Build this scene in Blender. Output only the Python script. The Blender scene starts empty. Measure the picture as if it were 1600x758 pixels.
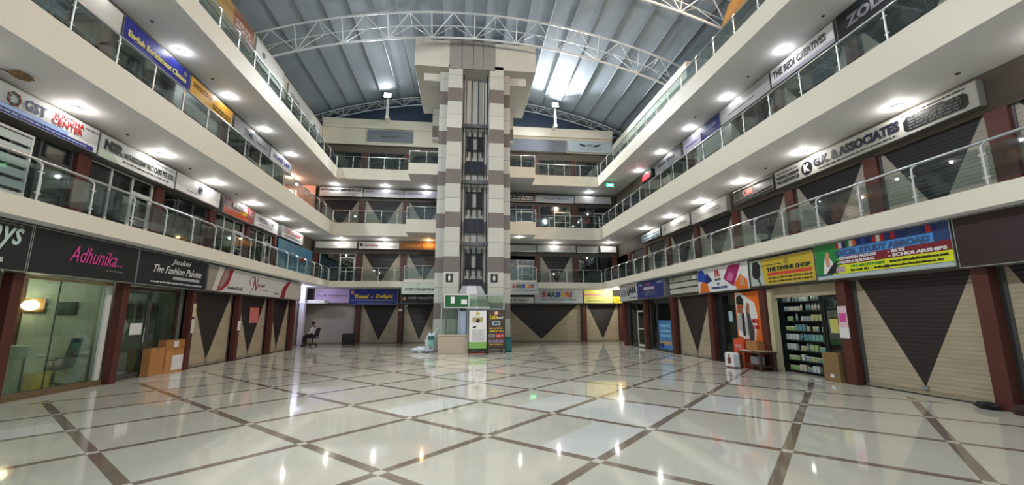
import bpy, math, random
from mathutils import Matrix, Vector
random.seed(7)
S = bpy.context.scene
COL = S.collection
PI = math.pi
# ------------------------------------------------------------------ camera
cam_d = bpy.data.cameras.new('camera'); cam = bpy.data.objects.new('camera', cam_d); COL.objects.link(cam)
cam_d.sensor_width = 36.0; cam_d.lens = 659.34/1600*36.0; cam_d.clip_start = .05; cam_d.clip_end = 200
def cam_matrix(yaw, pitch, roll, loc):
    f = Vector((-math.sin(yaw)*math.cos(pitch), math.cos(yaw)*math.cos(pitch), math.sin(pitch)))
    r = Vector((math.cos(yaw), math.sin(yaw), 0)); u = r.cross(f)
    r2 = r*math.cos(roll)+u*math.sin(roll); u2 = -r*math.sin(roll)+u*math.cos(roll)
    m = Matrix((r2, u2, -f)).transposed().to_4x4(); m.translation = loc
    return m
cam.matrix_world = cam_matrix(-0.1139, 0.176, -0.0022, Vector((0, 0, 1.55)))
S.camera = cam
# ------------------------------------------------------------------ world, exposure
w = bpy.data.worlds.new('world'); S.world = w; w.use_nodes = True
w.node_tree.nodes['Background'].inputs[0].default_value = (0.50, 0.56, 0.62, 1)
w.node_tree.nodes['Background'].inputs[1].default_value = 1.3
S.view_settings.view_transform = 'Standard'; S.view_settings.look = 'None'
S.view_settings.gamma = 1.0; S.view_settings.use_curve_mapping = False
S.view_settings.exposure = 0.0
DOWN_W = 18.0        # each soffit downlight
FLOOD_W = 4200.0     # each floodlight on the top beam
SIDE_W = 3200.0      # floodlights on the side parapets, the unseen near pair added as fill
try:
    S.cycles.use_denoising = True
    S.cycles.max_bounces = 8; S.cycles.diffuse_bounces = 4; S.cycles.transparent_max_bounces = 24
    S.cycles.sample_clamp_indirect = 4.0
except Exception: pass

# ------------------------------------------------------------------ materials
MATS = {}
def lin(c):
    return tuple((x/12.92 if x <= .04045 else ((x+.055)/1.055)**2.4) for x in [v/255 for v in c])
def mat(name, rgb, rough=.6, metal=0., var=.06, scale=6., bump=0., spec=.5, coat=0.):
    """rgb is 0..255 sRGB; soft procedural mottling breaks the flat colour"""
    if name in MATS: return MATS[name]
    m = bpy.data.materials.new(name); m.use_nodes = True; nt = m.node_tree; b = nt.nodes['Principled BSDF']
    c = lin(rgb)
    b.inputs['Roughness'].default_value = rough; b.inputs['Metallic'].default_value = metal
    b.inputs['Specular IOR Level'].default_value = spec
    if coat: b.inputs['Coat Weight'].default_value = coat; b.inputs['Coat Roughness'].default_value = .05
    tc = nt.nodes.new('ShaderNodeTexCoord'); nz = nt.nodes.new('ShaderNodeTexNoise')
    nz.inputs['Scale'].default_value = scale; nz.inputs['Detail'].default_value = 4
    nt.links.new(tc.outputs['Object'], nz.inputs['Vector'])
    mx = nt.nodes.new('ShaderNodeMix'); mx.data_type = 'RGBA'
    mx.inputs[6].default_value = tuple(x*(1-var*1.5) for x in c)+(1,); mx.inputs[7].default_value = tuple(min(1, x*(1+var*1.5)) for x in c)+(1,)
    nt.links.new(nz.outputs['Fac'], mx.inputs[0]); nt.links.new(mx.outputs[2], b.inputs['Base Color'])
    if bump:
        bp = nt.nodes.new('ShaderNodeBump'); bp.inputs['Strength'].default_value = bump; bp.inputs['Distance'].default_value = .02
        nt.links.new(nz.outputs['Fac'], bp.inputs['Height']); nt.links.new(bp.outputs[0], b.inputs['Normal'])
    MATS[name] = m
    return m
def emit(name, rgb, strength):
    if name in MATS: return MATS[name]
    m = bpy.data.materials.new(name); m.use_nodes = True; nt = m.node_tree; b = nt.nodes['Principled BSDF']
    c = lin(rgb); b.inputs['Base Color'].default_value = c+(1,)
    b.inputs['Emission Color'].default_value = c+(1,); b.inputs['Emission Strength'].default_value = strength
    MATS[name] = m
    return m
def glass(name, tint, refl=.1, haze=.06, hazecol=(150, 165, 160)):
    if name in MATS: return MATS[name]
    m = bpy.data.materials.new(name); m.use_nodes = True; nt = m.node_tree; N = nt.nodes; L = nt.links
    N.remove(N['Principled BSDF']); out = N['Material Output']
    t = N.new('ShaderNodeBsdfTransparent'); t.inputs[0].default_value = lin(tint)+(1,)
    g = N.new('ShaderNodeBsdfGlossy'); g.inputs['Roughness'].default_value = .03; g.inputs[0].default_value = (1, 1, 1, 1)
    d = N.new('ShaderNodeBsdfDiffuse'); d.inputs[0].default_value = lin(hazecol)+(1,)
    lw = N.new('ShaderNodeLayerWeight'); lw.inputs[0].default_value = .25
    mp = N.new('ShaderNodeMapRange'); mp.inputs[3].default_value = refl*.5; mp.inputs[4].default_value = min(1, refl*6)
    L.new(lw.outputs['Fresnel'], mp.inputs[0])
    tc = N.new('ShaderNodeTexCoord'); nz = N.new('ShaderNodeTexNoise'); nz.inputs['Scale'].default_value = 3.5; nz.inputs['Detail'].default_value = 5
    L.new(tc.outputs['Object'], nz.inputs['Vector'])
    mh = N.new('ShaderNodeMapRange'); mh.inputs[1].default_value = .45; mh.inputs[2].default_value = .75; mh.inputs[3].default_value = haze*.3; mh.inputs[4].default_value = haze*2.2
    L.new(nz.outputs['Fac'], mh.inputs[0])
    a = N.new('ShaderNodeMixShader'); L.new(mh.outputs[0], a.inputs[0]); L.new(t.outputs[0], a.inputs[1]); L.new(d.outputs[0], a.inputs[2])
    b = N.new('ShaderNodeMixShader'); L.new(mp.outputs[0], b.inputs[0]); L.new(a.outputs[0], b.inputs[1]); L.new(g.outputs[0], b.inputs[2])
    L.new(b.outputs[0], out.inputs[0])
    MATS[name] = m
    return m
def math_n(nt, op, a, b=None, c=None):
    n = nt.nodes.new('ShaderNodeMath'); n.operation = op
    for i, v in enumerate((a, b, c)):
        if v is None: continue
        if hasattr(v, 'is_linked'): nt.links.new(v, n.inputs[i])
        else: n.inputs[i].default_value = v
    return n.outputs[0]

CREAM = mat('cream_paint', (224, 219, 202), .55, var=.02, scale=1.2)
SOFFIT = mat('soffit_paint', (234, 234, 232), .7, var=.02, scale=1.0)
MAROON = mat('maroon_paint', (84, 38, 29), .55, var=.10, scale=3)
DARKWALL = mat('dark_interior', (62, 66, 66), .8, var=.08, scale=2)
HEADER = mat('shutter_header', (92, 84, 74), .6, var=.10, scale=4)
STEEL = mat('railing_steel', (196, 200, 200), .28, .75, var=.02)
POSTW = mat('post_paint', (205, 208, 206), .35, .3, var=.02)
ALU = mat('aluminium', (170, 174, 172), .35, .7, var=.02)
WHITEM = mat('white_frame', (222, 222, 218), .4, var=.02)
BLACKM = mat('black_metal', (28, 28, 30), .45, var=.05)
GREYM = mat('grey_metal', (96, 98, 98), .45, .5, var=.05)
GLASSR = glass('railing_glass', (222, 232, 230), .05, .05, (160, 168, 168))
GLASSS = glass('shop_glass', (150, 166, 158), .13, .07, (96, 116, 108))
GLASSC = glass('clear_glass', (225, 235, 228), .04, .012)
def stone_mat():
    m = bpy.data.materials.new('tower_stone_tiles'); m.use_nodes = True; nt = m.node_tree; b = nt.nodes['Principled BSDF']
    g = nt.nodes.new('ShaderNodeNewGeometry'); sp = nt.nodes.new('ShaderNodeSeparateXYZ'); nt.links.new(g.outputs['Position'], sp.inputs[0])
    z = sp.outputs['Z']
    fr = math_n(nt, 'FRACT', math_n(nt, 'DIVIDE', math_n(nt, 'ADD', z, -1.50+22.05), 2.205))
    dark = math_n(nt, 'LESS_THAN', fr, .3333)
    row = math_n(nt, 'FRACT', math_n(nt, 'DIVIDE', math_n(nt, 'ADD', z, -1.50+22.05), .735))
    joint = math_n(nt, 'LESS_THAN', row, .022)
    idx = math_n(nt, 'FLOOR', math_n(nt, 'DIVIDE', math_n(nt, 'ADD', z, -1.50+22.05), .735))
    nz = nt.nodes.new('ShaderNodeTexNoise'); nz.inputs['Scale'].default_value = 5; nz.inputs['Detail'].default_value = 6
    nt.links.new(g.outputs['Position'], nz.inputs['Vector'])
    wn = nt.nodes.new('ShaderNodeTexWhiteNoise'); wn.noise_dimensions = '1D'; nt.links.new(idx, wn.inputs['W'])
    m1 = nt.nodes.new('ShaderNodeMix'); m1.data_type = 'RGBA'; m1.inputs[6].default_value = lin((184, 184, 175))+(1,); m1.inputs[7].default_value = lin((112, 103, 98))+(1,)
    nt.links.new(dark, m1.inputs[0])
    m2 = nt.nodes.new('ShaderNodeMix'); m2.data_type = 'RGBA'; m2.inputs[7].default_value = lin((90, 86, 80))+(1,)
    nt.links.new(joint, m2.inputs[0]); nt.links.new(m1.outputs[2], m2.inputs[6])
    hv = nt.nodes.new('ShaderNodeHueSaturation')
    v = math_n(nt, 'ADD', math_n(nt, 'MULTIPLY', wn.outputs['Value'], .12), math_n(nt, 'MULTIPLY_ADD', nz.outputs['Fac'], .16, .86))
    nt.links.new(v, hv.inputs['Value']); nt.links.new(m2.outputs[2], hv.inputs['Color'])
    nt.links.new(hv.outputs[0], b.inputs['Base Color']); b.inputs['Roughness'].default_value = .3
    return m
STONE = stone_mat()
def floor_mat():
    m = bpy.data.materials.new('polished_marble_floor'); m.use_nodes = True; nt = m.node_tree; b = nt.nodes['Principled BSDF']
    ox, oy, ax, ay, bx_, by = 0.3408, 5.9762, 1.1557, -1.1418, 1.1583, 1.2173
    det = ax*by-bx_*ay
    g = nt.nodes.new('ShaderNodeNewGeometry'); sp = nt.nodes.new('ShaderNodeSeparateXYZ'); nt.links.new(g.outputs['Position'], sp.inputs[0])
    X = math_n(nt, 'ADD', sp.outputs['X'], -ox); Y = math_n(nt, 'ADD', sp.outputs['Y'], -oy)
    I = math_n(nt, 'ADD', math_n(nt, 'MULTIPLY', X, by/det), math_n(nt, 'MULTIPLY', Y, -bx_/det))
    J = math_n(nt, 'ADD', math_n(nt, 'MULTIPLY', X, -ay/det), math_n(nt, 'MULTIPLY', Y, ax/det))
    def near(v, hw):
        f = math_n(nt, 'ABSOLUTE', math_n(nt, 'SUBTRACT', math_n(nt, 'FRACT', math_n(nt, 'ADD', v, .5)), .5))
        return math_n(nt, 'LESS_THAN', f, hw)
    si = near(I, .036); sj = near(J, .036)
    strip = math_n(nt, 'ABSOLUTE', math_n(nt, 'SUBTRACT', si, sj))
    # border strip next to the shops has no diamonds
    inx = math_n(nt, 'MULTIPLY', math_n(nt, 'GREATER_THAN', sp.outputs['X'], -7.9), math_n(nt, 'LESS_THAN', sp.outputs['X'], 8.75))
    inside = math_n(nt, 'MULTIPLY', inx, math_n(nt, 'LESS_THAN', sp.outputs['Y'], 26.6))
    strip = math_n(nt, 'MULTIPLY', strip, inside)
    # per tile tone
    cx = nt.nodes.new('ShaderNodeCombineXYZ'); nt.links.new(math_n(nt, 'FLOOR', math_n(nt, 'MULTIPLY', I, 2.0)), cx.inputs[0]); nt.links.new(math_n(nt, 'FLOOR', J), cx.inputs[1])
    wn = nt.nodes.new('ShaderNodeTexWhiteNoise'); wn.noise_dimensions = '2D'; nt.links.new(cx.outputs[0], wn.inputs['Vector'])
    nz = nt.nodes.new('ShaderNodeTexNoise'); nz.inputs['Scale'].default_value = 1.1; nz.inputs['Detail'].default_value = 8; nz.inputs['Distortion'].default_value = .8
    nt.links.new(g.outputs['Position'], nz.inputs['Vector'])
    m1 = nt.nodes.new('ShaderNodeMix'); m1.data_type = 'RGBA'; m1.inputs[6].default_value = lin((192, 187, 172))+(1,); m1.inputs[7].default_value = lin((206, 203, 190))+(1,)
    nt.links.new(nz.outputs['Fac'], m1.inputs[0])
    def band(v, a, b): return math_n(nt, 'MULTIPLY', math_n(nt, 'GREATER_THAN', v, a), math_n(nt, 'LESS_THAN', v, b))
    white = math_n(nt, 'GREATER_THAN', wn.outputs['Value'], .975)
    for (a, b_, c, d) in ((-.5, 1, 1, 2), (.5, 1, 0, 1)):      # the replaced, whiter slabs
        white = math_n(nt, 'MAXIMUM', white, math_n(nt, 'MULTIPLY', band(I, a, b_), band(J, c, d)))
    m0 = nt.nodes.new('ShaderNodeMix'); m0.data_type = 'RGBA'; m0.inputs[7].default_value = lin((212, 212, 206))+(1,)
    nt.links.new(white, m0.inputs[0]); nt.links.new(m1.outputs[2], m0.inputs[6])
    m2 = nt.nodes.new('ShaderNodeMix'); m2.data_type = 'RGBA'; m2.inputs[7].default_value = lin((128, 113, 100))+(1,)
    nt.links.new(strip, m2.inputs[0]); nt.links.new(m0.outputs[2], m2.inputs[6])
    nt.links.new(m2.outputs[2], b.inputs['Base Color'])
    b.inputs['Specular IOR Level'].default_value = .6
    rr = math_n(nt, 'MULTIPLY_ADD', nz.outputs['Fac'], .05, .03); nt.links.new(rr, b.inputs['Roughness'])
    return m
def shutter_mat(name, light, dark, hang=0.0, half=.47):
    """inverted dark triangle painted over a pale shutter, in the shutter's own proportions"""
    m = bpy.data.materials.new(name); m.use_nodes = True; nt = m.node_tree; b = nt.nodes['Principled BSDF']
    tc = nt.nodes.new('ShaderNodeTexCoord'); sp = nt.nodes.new('ShaderNodeSeparateXYZ'); nt.links.new(tc.outputs['Generated'], sp.inputs[0])
    dx = math_n(nt, 'ABSOLUTE', math_n(nt, 'SUBTRACT', sp.outputs['X'], .5))
    lim = math_n(nt, 'MULTIPLY', math_n(nt, 'SUBTRACT', sp.outputs['Z'], .035), half/.965)
    tri = math_n(nt, 'LESS_THAN', dx, lim)
    mp = nt.nodes.new('ShaderNodeMapping'); mp.inputs['Scale'].default_value = (.7, 1, 5.0); nt.links.new(tc.outputs['Object'], mp.inputs[0])
    nz = nt.nodes.new('ShaderNodeTexNoise'); nz.inputs['Scale'].default_value = 1.3; nz.inputs['Detail'].default_value = 5; nt.links.new(mp.outputs[0], nz.inputs['Vector'])
    m1 = nt.nodes.new('ShaderNodeMix'); m1.data_type = 'RGBA'; l = lin(light)
    m1.inputs[6].default_value = tuple(x*.66 for x in l)+(1,); m1.inputs[7].default_value = tuple(min(1, x*1.22) for x in l)+(1,)
    nt.links.new(nz.outputs['Fac'], m1.inputs[0])
    m2 = nt.nodes.new('ShaderNodeMix'); m2.data_type = 'RGBA'; m2.inputs[7].default_value = lin(dark)+(1,)
    nt.links.new(tri, m2.inputs[0]); nt.links.new(m1.outputs[2], m2.inputs[6]); nt.links.new(m2.outputs[2], b.inputs['Base Color'])
    b.inputs['Roughness'].default_value = .5
    return m
SHUT = shutter_mat('painted_shutter', (176, 163, 138), (36, 30, 29))
SHUTG = shutter_mat('painted_shutter_grey', (166, 160, 148), (32, 31, 34))
PLAINSHUT = mat('plain_shutter', (168, 160, 150), .5, var=.10, scale=1.2)

# ------------------------------------------------------------------ mesh helpers
class MB:
    def __init__(s): s.v = []; s.f = []
    def add(s, vs, fs):
        n = len(s.v); s.v += [tuple(v) for v in vs]; s.f += [tuple(i+n for i in f) for f in fs]; return s
    def box(s, x0, x1, y0, y1, z0, z1):
        v = [(x, y, z) for x in (x0, x1) for y in (y0, y1) for z in (z0, z1)]
        return s.add(v, [(0, 1, 3, 2), (4, 6, 7, 5), (0, 4, 5, 1), (2, 3, 7, 6), (0, 2, 6, 4), (1, 5, 7, 3)])
    def tube(s, pts, r, n=8, cap=True):
        pts = [Vector(p) for p in pts]; rs = r if isinstance(r, (list, tuple)) else [r]*len(pts)
        vs = []; fs = []; ref = None
        for i, p in enumerate(pts):
            d = (pts[min(i+1, len(pts)-1)]-pts[max(i-1, 0)]).normalized()
            if ref is None: ref = Vector((0, 0, 1)) if abs(d.z) < .9 else Vector((1, 0, 0))
            a = d.cross(ref).normalized(); b = a.cross(d).normalized(); ref = b if abs(d.dot(b)) < .5 else ref
            for k in range(n):
                t = 2*PI*k/n; vs.append(p+(a*math.cos(t)+b*math.sin(t))*rs[i])
        for i in range(len(pts)-1):
            for k in range(n):
                k2 = (k+1) % n; fs.append((i*n+k, i*n+k2, (i+1)*n+k2, (i+1)*n+k))
        if cap: fs.append(tuple(range(n))[::-1]); fs.append(tuple((len(pts)-1)*n+k for k in range(n)))
        return s.add(vs, fs)
    def prism(s, poly, y0, y1):
        """poly in x,z (counter-clockwise seen from -y), extruded in y"""
        n = len(poly); v = [(x, y0, z) for x, z in poly]+[(x, y1, z) for x, z in poly]
        return s.add(v, [tuple(range(n)), tuple(range(2*n-1, n-1, -1))]+[(i, i+n, (i+1) % n+n, (i+1) % n) for i in range(n)])
    def prismz(s, poly, z0, z1):
        n = len(poly); v = [(x, y, z0) for x, y in poly]+[(x, y, z1) for x, y in poly]
        return s.add(v, [tuple(range(n))[::-1], tuple(range(n, 2*n))]+[(i, (i+1) % n, (i+1) % n+n, i+n) for i in range(n)])
    def disc(s, c, r, axis='z', h=.02, n=20):
        poly = [(math.cos(2*PI*k/n)*r, math.sin(2*PI*k/n)*r) for k in range(n)]
        if axis == 'z': return s.prismz([(c[0]+a, c[1]+b) for a, b in poly], c[2]-h/2, c[2]+h/2)
        return s.prism([(c[0]+a, c[2]+b) for a, b in poly], c[1]-h/2, c[1]+h/2)
    def sphere(s, c, r, n=14, m=9, sc=(1, 1, 1)):
        vs = [(c[0], c[1], c[2]+r*sc[2])]
        for i in range(1, m):
            for k in range(n):
                t = PI*i/m; p = 2*PI*k/n
                vs.append((c[0]+r*sc[0]*math.sin(t)*math.cos(p), c[1]+r*sc[1]*math.sin(t)*math.sin(p), c[2]+r*sc[2]*math.cos(t)))
        vs.append((c[0], c[1], c[2]-r*sc[2])); fs = []
        for k in range(n): fs.append((0, 1+k, 1+(k+1) % n)); fs.append((len(vs)-1, 1+(m-2)*n+(k+1) % n, 1+(m-2)*n+k))
        for i in range(m-2):
            for k in range(n): fs.append((1+i*n+k, 1+(i+1)*n+k, 1+(i+1)*n+(k+1) % n, 1+i*n+(k+1) % n))
        return s.add(vs, fs)
def obj(name, mb, m, parent=None, smooth=False, bevel=0):
    me = bpy.data.meshes.new(name); me.from_pydata(mb.v, [], mb.f); me.update()
    me.materials.append(m)
    if smooth:
        for p in me.polygons: p.use_smooth = True
    o = bpy.data.objects.new(name, me); COL.objects.link(o)
    if parent: o.parent = parent
    if bevel:
        b = o.modifiers.new('bevel', 'BEVEL'); b.width = bevel; b.segments = 2; b.limit_method = 'ANGLE'
    return o
def struct(name, mb, m, parent=None, **k):
    o = obj(name, mb, m, parent, **k)
    if not parent: o['kind'] = 'structure'
    return o
def tag(o, label, cat, group=None):
    o['label'] = label; o['category'] = cat
    if group: o['group'] = group
    return o
def thing(name, label, cat, loc=(0, 0, 0), rz=0., group=None):
    o = bpy.data.objects.new(name, None); COL.objects.link(o); o.empty_display_size = .2
    o.location = loc; o.rotation_euler = (0, 0, rz)
    return tag(o, label, cat, group)
# wall frames: local x runs to the right as you face the wall, local y into the wall, z up
ROT = {'L': PI/2, 'R': -PI/2, 'B': 0.}
def wloc(wall, u, plane, z=0.):
    return {'L': (plane, u, z), 'R': (plane, -u, z), 'B': (u, plane, z)}[wall]
def wthing(name, label, cat, wall, u, plane, z=0., group=None):
    return thing(name, label, cat, wloc(wall, u, plane, z), ROT[wall], group)
def wspan(wall, a, b):
    """u range from two world coordinates along the wall"""
    return (min(-a, -b), max(-a, -b)) if wall == 'R' else (min(a, b), max(a, b))
# text as a mesh fitted into a rectangle (x0..x1, z0..z1) at depth y
TXT = {}
def text_mesh(txt, bold=.0, shear=0., extr=.02):
    cu = bpy.data.curves.new('t', 'FONT'); cu.body = txt; cu.size = 1; cu.offset = bold; cu.shear = shear; cu.extrude = extr
    cu.resolution_u = 2; cu.align_x = 'LEFT'
    o = bpy.data.objects.new('t', cu); COL.objects.link(o); dg = bpy.context.evaluated_depsgraph_get()
    me = bpy.data.meshes.new_from_object(o.evaluated_get(dg))
    v = [tuple(p.co) for p in me.vertices]; f = [tuple(p.vertices) for p in me.polygons]
    bpy.data.objects.remove(o); bpy.data.curves.remove(cu); bpy.data.meshes.remove(me)
    return v, f
def text(parent, txt, x0, x1, z0, z1, y, m, bold=.02, shear=0., name='lettering', thick=.008):
    key = (txt, bold, shear)
    if key not in TXT: TXT[key] = text_mesh(txt, bold, shear)
    v, f = TXT[key]
    xs = [p[0] for p in v]; ys = [p[1] for p in v]; a, b, c, d = min(xs), max(xs), min(ys), max(ys)
    sx = (x1-x0)/max(b-a, 1e-6); sz = (z1-z0)/max(d-c, 1e-6)
    mb = MB(); mb.add([(x0+(p[0]-a)*sx, y-thick*.5-(p[2]/.02)*thick*.5, z0+(p[1]-c)*sz) for p in v], f)
    return obj(name, mb, m, parent)
def smallprint(parent, x0, x1, z0, z1, y, m, rows=1, seed=0, name='small_print'):
    rnd = random.Random(seed+int(x0*77)); mb = MB(); rh = (z1-z0)/rows
    for r in range(rows):
        x = x0; zt = z1-r*rh
        while x < x1-.01:
            wd = rnd.uniform(.4, 1.6)*rh*1.6; e = min(x1, x+wd)
            # each 'word' a run of little strokes
            q = x
            while q < e-.004:
                ql = min(e, q+rh*.28); h = rnd.uniform(.45, .68)*rh
                mb.box(q, q+(ql-q)*.66, y-.004, y, zt-rh*.85, zt-rh*.85+h); q = ql
            x = e+rh*.4
    return obj(name, mb, m, parent)

# ------------------------------------------------------------------ key dimensions
XL, XR, YB = -7.755, 8.522, 25.516                       # gallery edges
Z1B, Z1, Z2B, Z2, Z3B, Z3 = 3.322, 3.67, 6.374, 7.139, 9.881, 10.557
WL, WR, WB = -9.42, 10.30, 27.30                         # upper shop fronts
TOPL, TOPR = 13.98, 13.55
YN = -3.0
# ------------------------------------------------------------------ floor and slabs
struct('floor', MB().box(-13, 14, -6, 31, -.25, 0), floor_mat())
def slab(zb, zt, balc=True):
    B1, B2 = -3.36, -1.3; B3, B4 = 2.3, 4.2; yf = 24.2
    poly = [(-13, YN), (XL, YN), (XL, YB)]
    poly += [(B1, YB), (B1, yf), (B2, yf), (B2, YB), (B3, YB), (B3, yf), (B4, yf), (B4, YB)]
    poly += [(XR, YB), (XR, YN), (14, YN), (14, 31), (-13, 31)]
    # split in convex blocks: strips
    mb = MB()
    mb.prismz([(-13, YN), (XL, YN), (XL, 31), (-13, 31)], zb, zt)
    mb.prismz([(XR, YN), (14, YN), (14, 31), (XR, 31)], zb, zt)
    mb.prismz([(XL, YB), (XR, YB), (XR, 31), (XL, 31)], zb, zt)
    mb.prismz([(B1, yf), (B2, yf), (B2, YB), (B1, YB)], zb, zt)
    mb.prismz([(B3, yf), (B4, yf), (B4, YB), (B3, YB)], zb, zt)
    o = struct('gallery_slab', mb, CREAM)
    o.data.materials.append(SOFFIT); o.data.materials.append(mat('gallery_floor', (150, 146, 136), .3))
    for p in o.data.polygons:
        if p.normal.z < -.5: p.material_index = 1
        elif p.normal.z > .5: p.material_index = 2
slab(Z1B, Z1); slab(Z2B, Z2); slab(Z3B, Z3)
# deep shop back walls
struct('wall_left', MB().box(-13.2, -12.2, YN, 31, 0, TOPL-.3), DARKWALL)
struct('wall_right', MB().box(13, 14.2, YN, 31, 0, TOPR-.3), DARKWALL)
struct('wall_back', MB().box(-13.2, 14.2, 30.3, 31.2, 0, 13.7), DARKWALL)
# ------------------------------------------------------------------ roof
RC, AX, AZ = 28.3, .3, 16.70
def arcz(x): return AZ-(RC-math.sqrt(RC*RC-(x-AX)**2))
ROOFM = mat('roof_sheet', (158, 171, 183), .7, 0, var=.06, scale=.5)
mb = MB(); n = 40; xs = [-13.2+27.6*i/n for i in range(n+1)]
for i in range(n):
    a, b = xs[i], xs[i+1]
    za, zb = arcz(a)+.28, arcz(b)+.28
    mb.add([(a, -5, za), (b, -5, zb), (b, 28.6, zb), (a, 28.6, za), (a, -5, za+.05), (b, -5, zb+.05), (b, 28.6, zb+.05), (a, 28.6, za+.05)],
           [(0, 3, 2, 1), (4, 5, 6, 7), (0, 1, 5, 4), (3, 7, 6, 2)])
roof = struct('roof', mb, ROOFM)
PURL = mat('purlin_steel', (150, 156, 162), .4, .4, var=.04)
for k in range(24):
    x = -12.3+1.1*k; z = arcz(x)+.27
    pm = MB().box(x-.012, x+.012, -5, 28.5, z-.09, z); pm.box(x-.028, x+.028, -5, 28.5, z-.10, z-.085)
    obj('purlin', pm, PURL, roof)
struct('gable_wall', MB().prism([(x, arcz(x)+.3) for x in reversed(xs)]+[(-13.2, 13.0), (14.4, 13.0)], 28.6, 28.75), mat('gable_sheet', (74, 92, 116), .6, var=.08, scale=.6))
TRM = mat('truss_paint', (206, 212, 214), .45, .2, var=.03)
def truss(y, dy=.5, h=1.05, x0=-11.5, x1=12.15, nseg=22, r=.05, label=''):
    t = thing('roof_truss', label, 'roof truss', (0, y, 0), group='arched roof trusses')
    X = [x0+(x1-x0)*i/nseg for i in range(nseg+1)]
    for s in (-1, 1): obj('top_chord', MB().tube([(x, s*dy, arcz(x)) for x in X], r if s < 0 else r*.6, 8), TRM, t, True)
    obj('bottom_chord', MB().tube([(x, 0, arcz(x)-h) for x in X], r*1.1, 8), TRM, t, True)
    for i in range(nseg+1):
        for s in (-1, 1):
            q = r*.55 if s < 0 else r*.3
            if i % 2 == 0:
                if i < nseg: obj('strut', MB().tube([(X[i], s*dy, arcz(X[i])), (X[i+1], 0, arcz(X[i+1])-h)], q, 6), TRM, t)
                if i > 0: obj('strut', MB().tube([(X[i], s*dy, arcz(X[i])), (X[i-1], 0, arcz(X[i-1])-h)], q, 6), TRM, t)
            elif s == -1:
                obj('strut', MB().tube([(X[i], s*dy, arcz(X[i])), (X[i], 0, arcz(X[i])-h)], q, 6), TRM, t)
        if i % 4 == 0: obj('cross_tie', MB().tube([(X[i], -dy, arcz(X[i])), (X[i], dy, arcz(X[i]))], r*.3, 6), TRM, t)
    return t
truss(19.6, label='arched steel roof truss crossing just in front of the lift tower top')
truss(15.0, label='arched steel roof truss nearest the camera, only its right end in view')
truss(27.5, dy=.15, h=.48, nseg=36, r=.035, label='slender arched truss at the far end above the beam with floodlights')

# ------------------------------------------------------------------ top beam and bands of the third floor
struct('beam', MB().box(-9.4, 10.3, 27.15, 27.55, 13.96, 14.58), CREAM)
struct('wall_back', MB().box(-9.4, 10.3, 27.3, 27.5, 12.85, 13.96), CREAM)
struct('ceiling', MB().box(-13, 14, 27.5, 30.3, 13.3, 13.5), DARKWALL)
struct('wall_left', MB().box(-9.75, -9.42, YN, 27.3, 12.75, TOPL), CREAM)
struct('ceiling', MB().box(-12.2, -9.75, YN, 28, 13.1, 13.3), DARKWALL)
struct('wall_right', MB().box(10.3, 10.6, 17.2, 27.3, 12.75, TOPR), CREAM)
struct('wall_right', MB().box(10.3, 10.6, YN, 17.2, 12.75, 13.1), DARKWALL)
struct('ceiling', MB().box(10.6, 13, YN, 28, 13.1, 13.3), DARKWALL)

# ------------------------------------------------------------------ facade parts
def shutter(wall, u0, u1, z0, z1, plane, label, m=None, group='painted rolling shutters', pitch=.085):
    t = wthing('rolling_shutter', label, 'shutter', wall, (u0+u1)/2, plane, z0, group)
    hw = (u1-u0)/2; H = z1-z0; ns = int(H/pitch); mb = MB(); prof = []
    for i in range(ns):
        za = .06+(H-.06)*i/ns; zb = .06+(H-.06)*(i+1)/ns
        prof += [(0, za), (-.005, za+(zb-za)*.2), (-.007, za+(zb-za)*.5), (-.005, za+(zb-za)*.8)]
    prof.append((0, H))
    vs = []; fs = []
    for y, z in prof: vs += [(-hw, y, z), (hw, y, z)]
    for i in range(len(prof)-1): fs.append((2*i, 2*i+1, 2*i+3, 2*i+2))
    k = len(vs); vs += [(-hw, .03, .06), (hw, .03, .06), (-hw, .03, H), (hw, .03, H)]
    fs.append((k+1, k, k+2, k+3))
    mb.add(vs, fs); obj('slat_curtain', mb, m or SHUT, t)
    obj('bottom_rail', MB().box(-hw, hw, -.03, .03, 0, .065), mat('shutter_rail', (150, 140, 120), .5), t)
    for s in (-1, 1): obj('side_guide', MB().box(s*hw-.025, s*hw+.025, -.035, .035, 0, H), GREYM, t)
    obj('lock', MB().box(-.06, .06, -.05, -.018, .09, .16), ALU, t)
    return t
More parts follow.
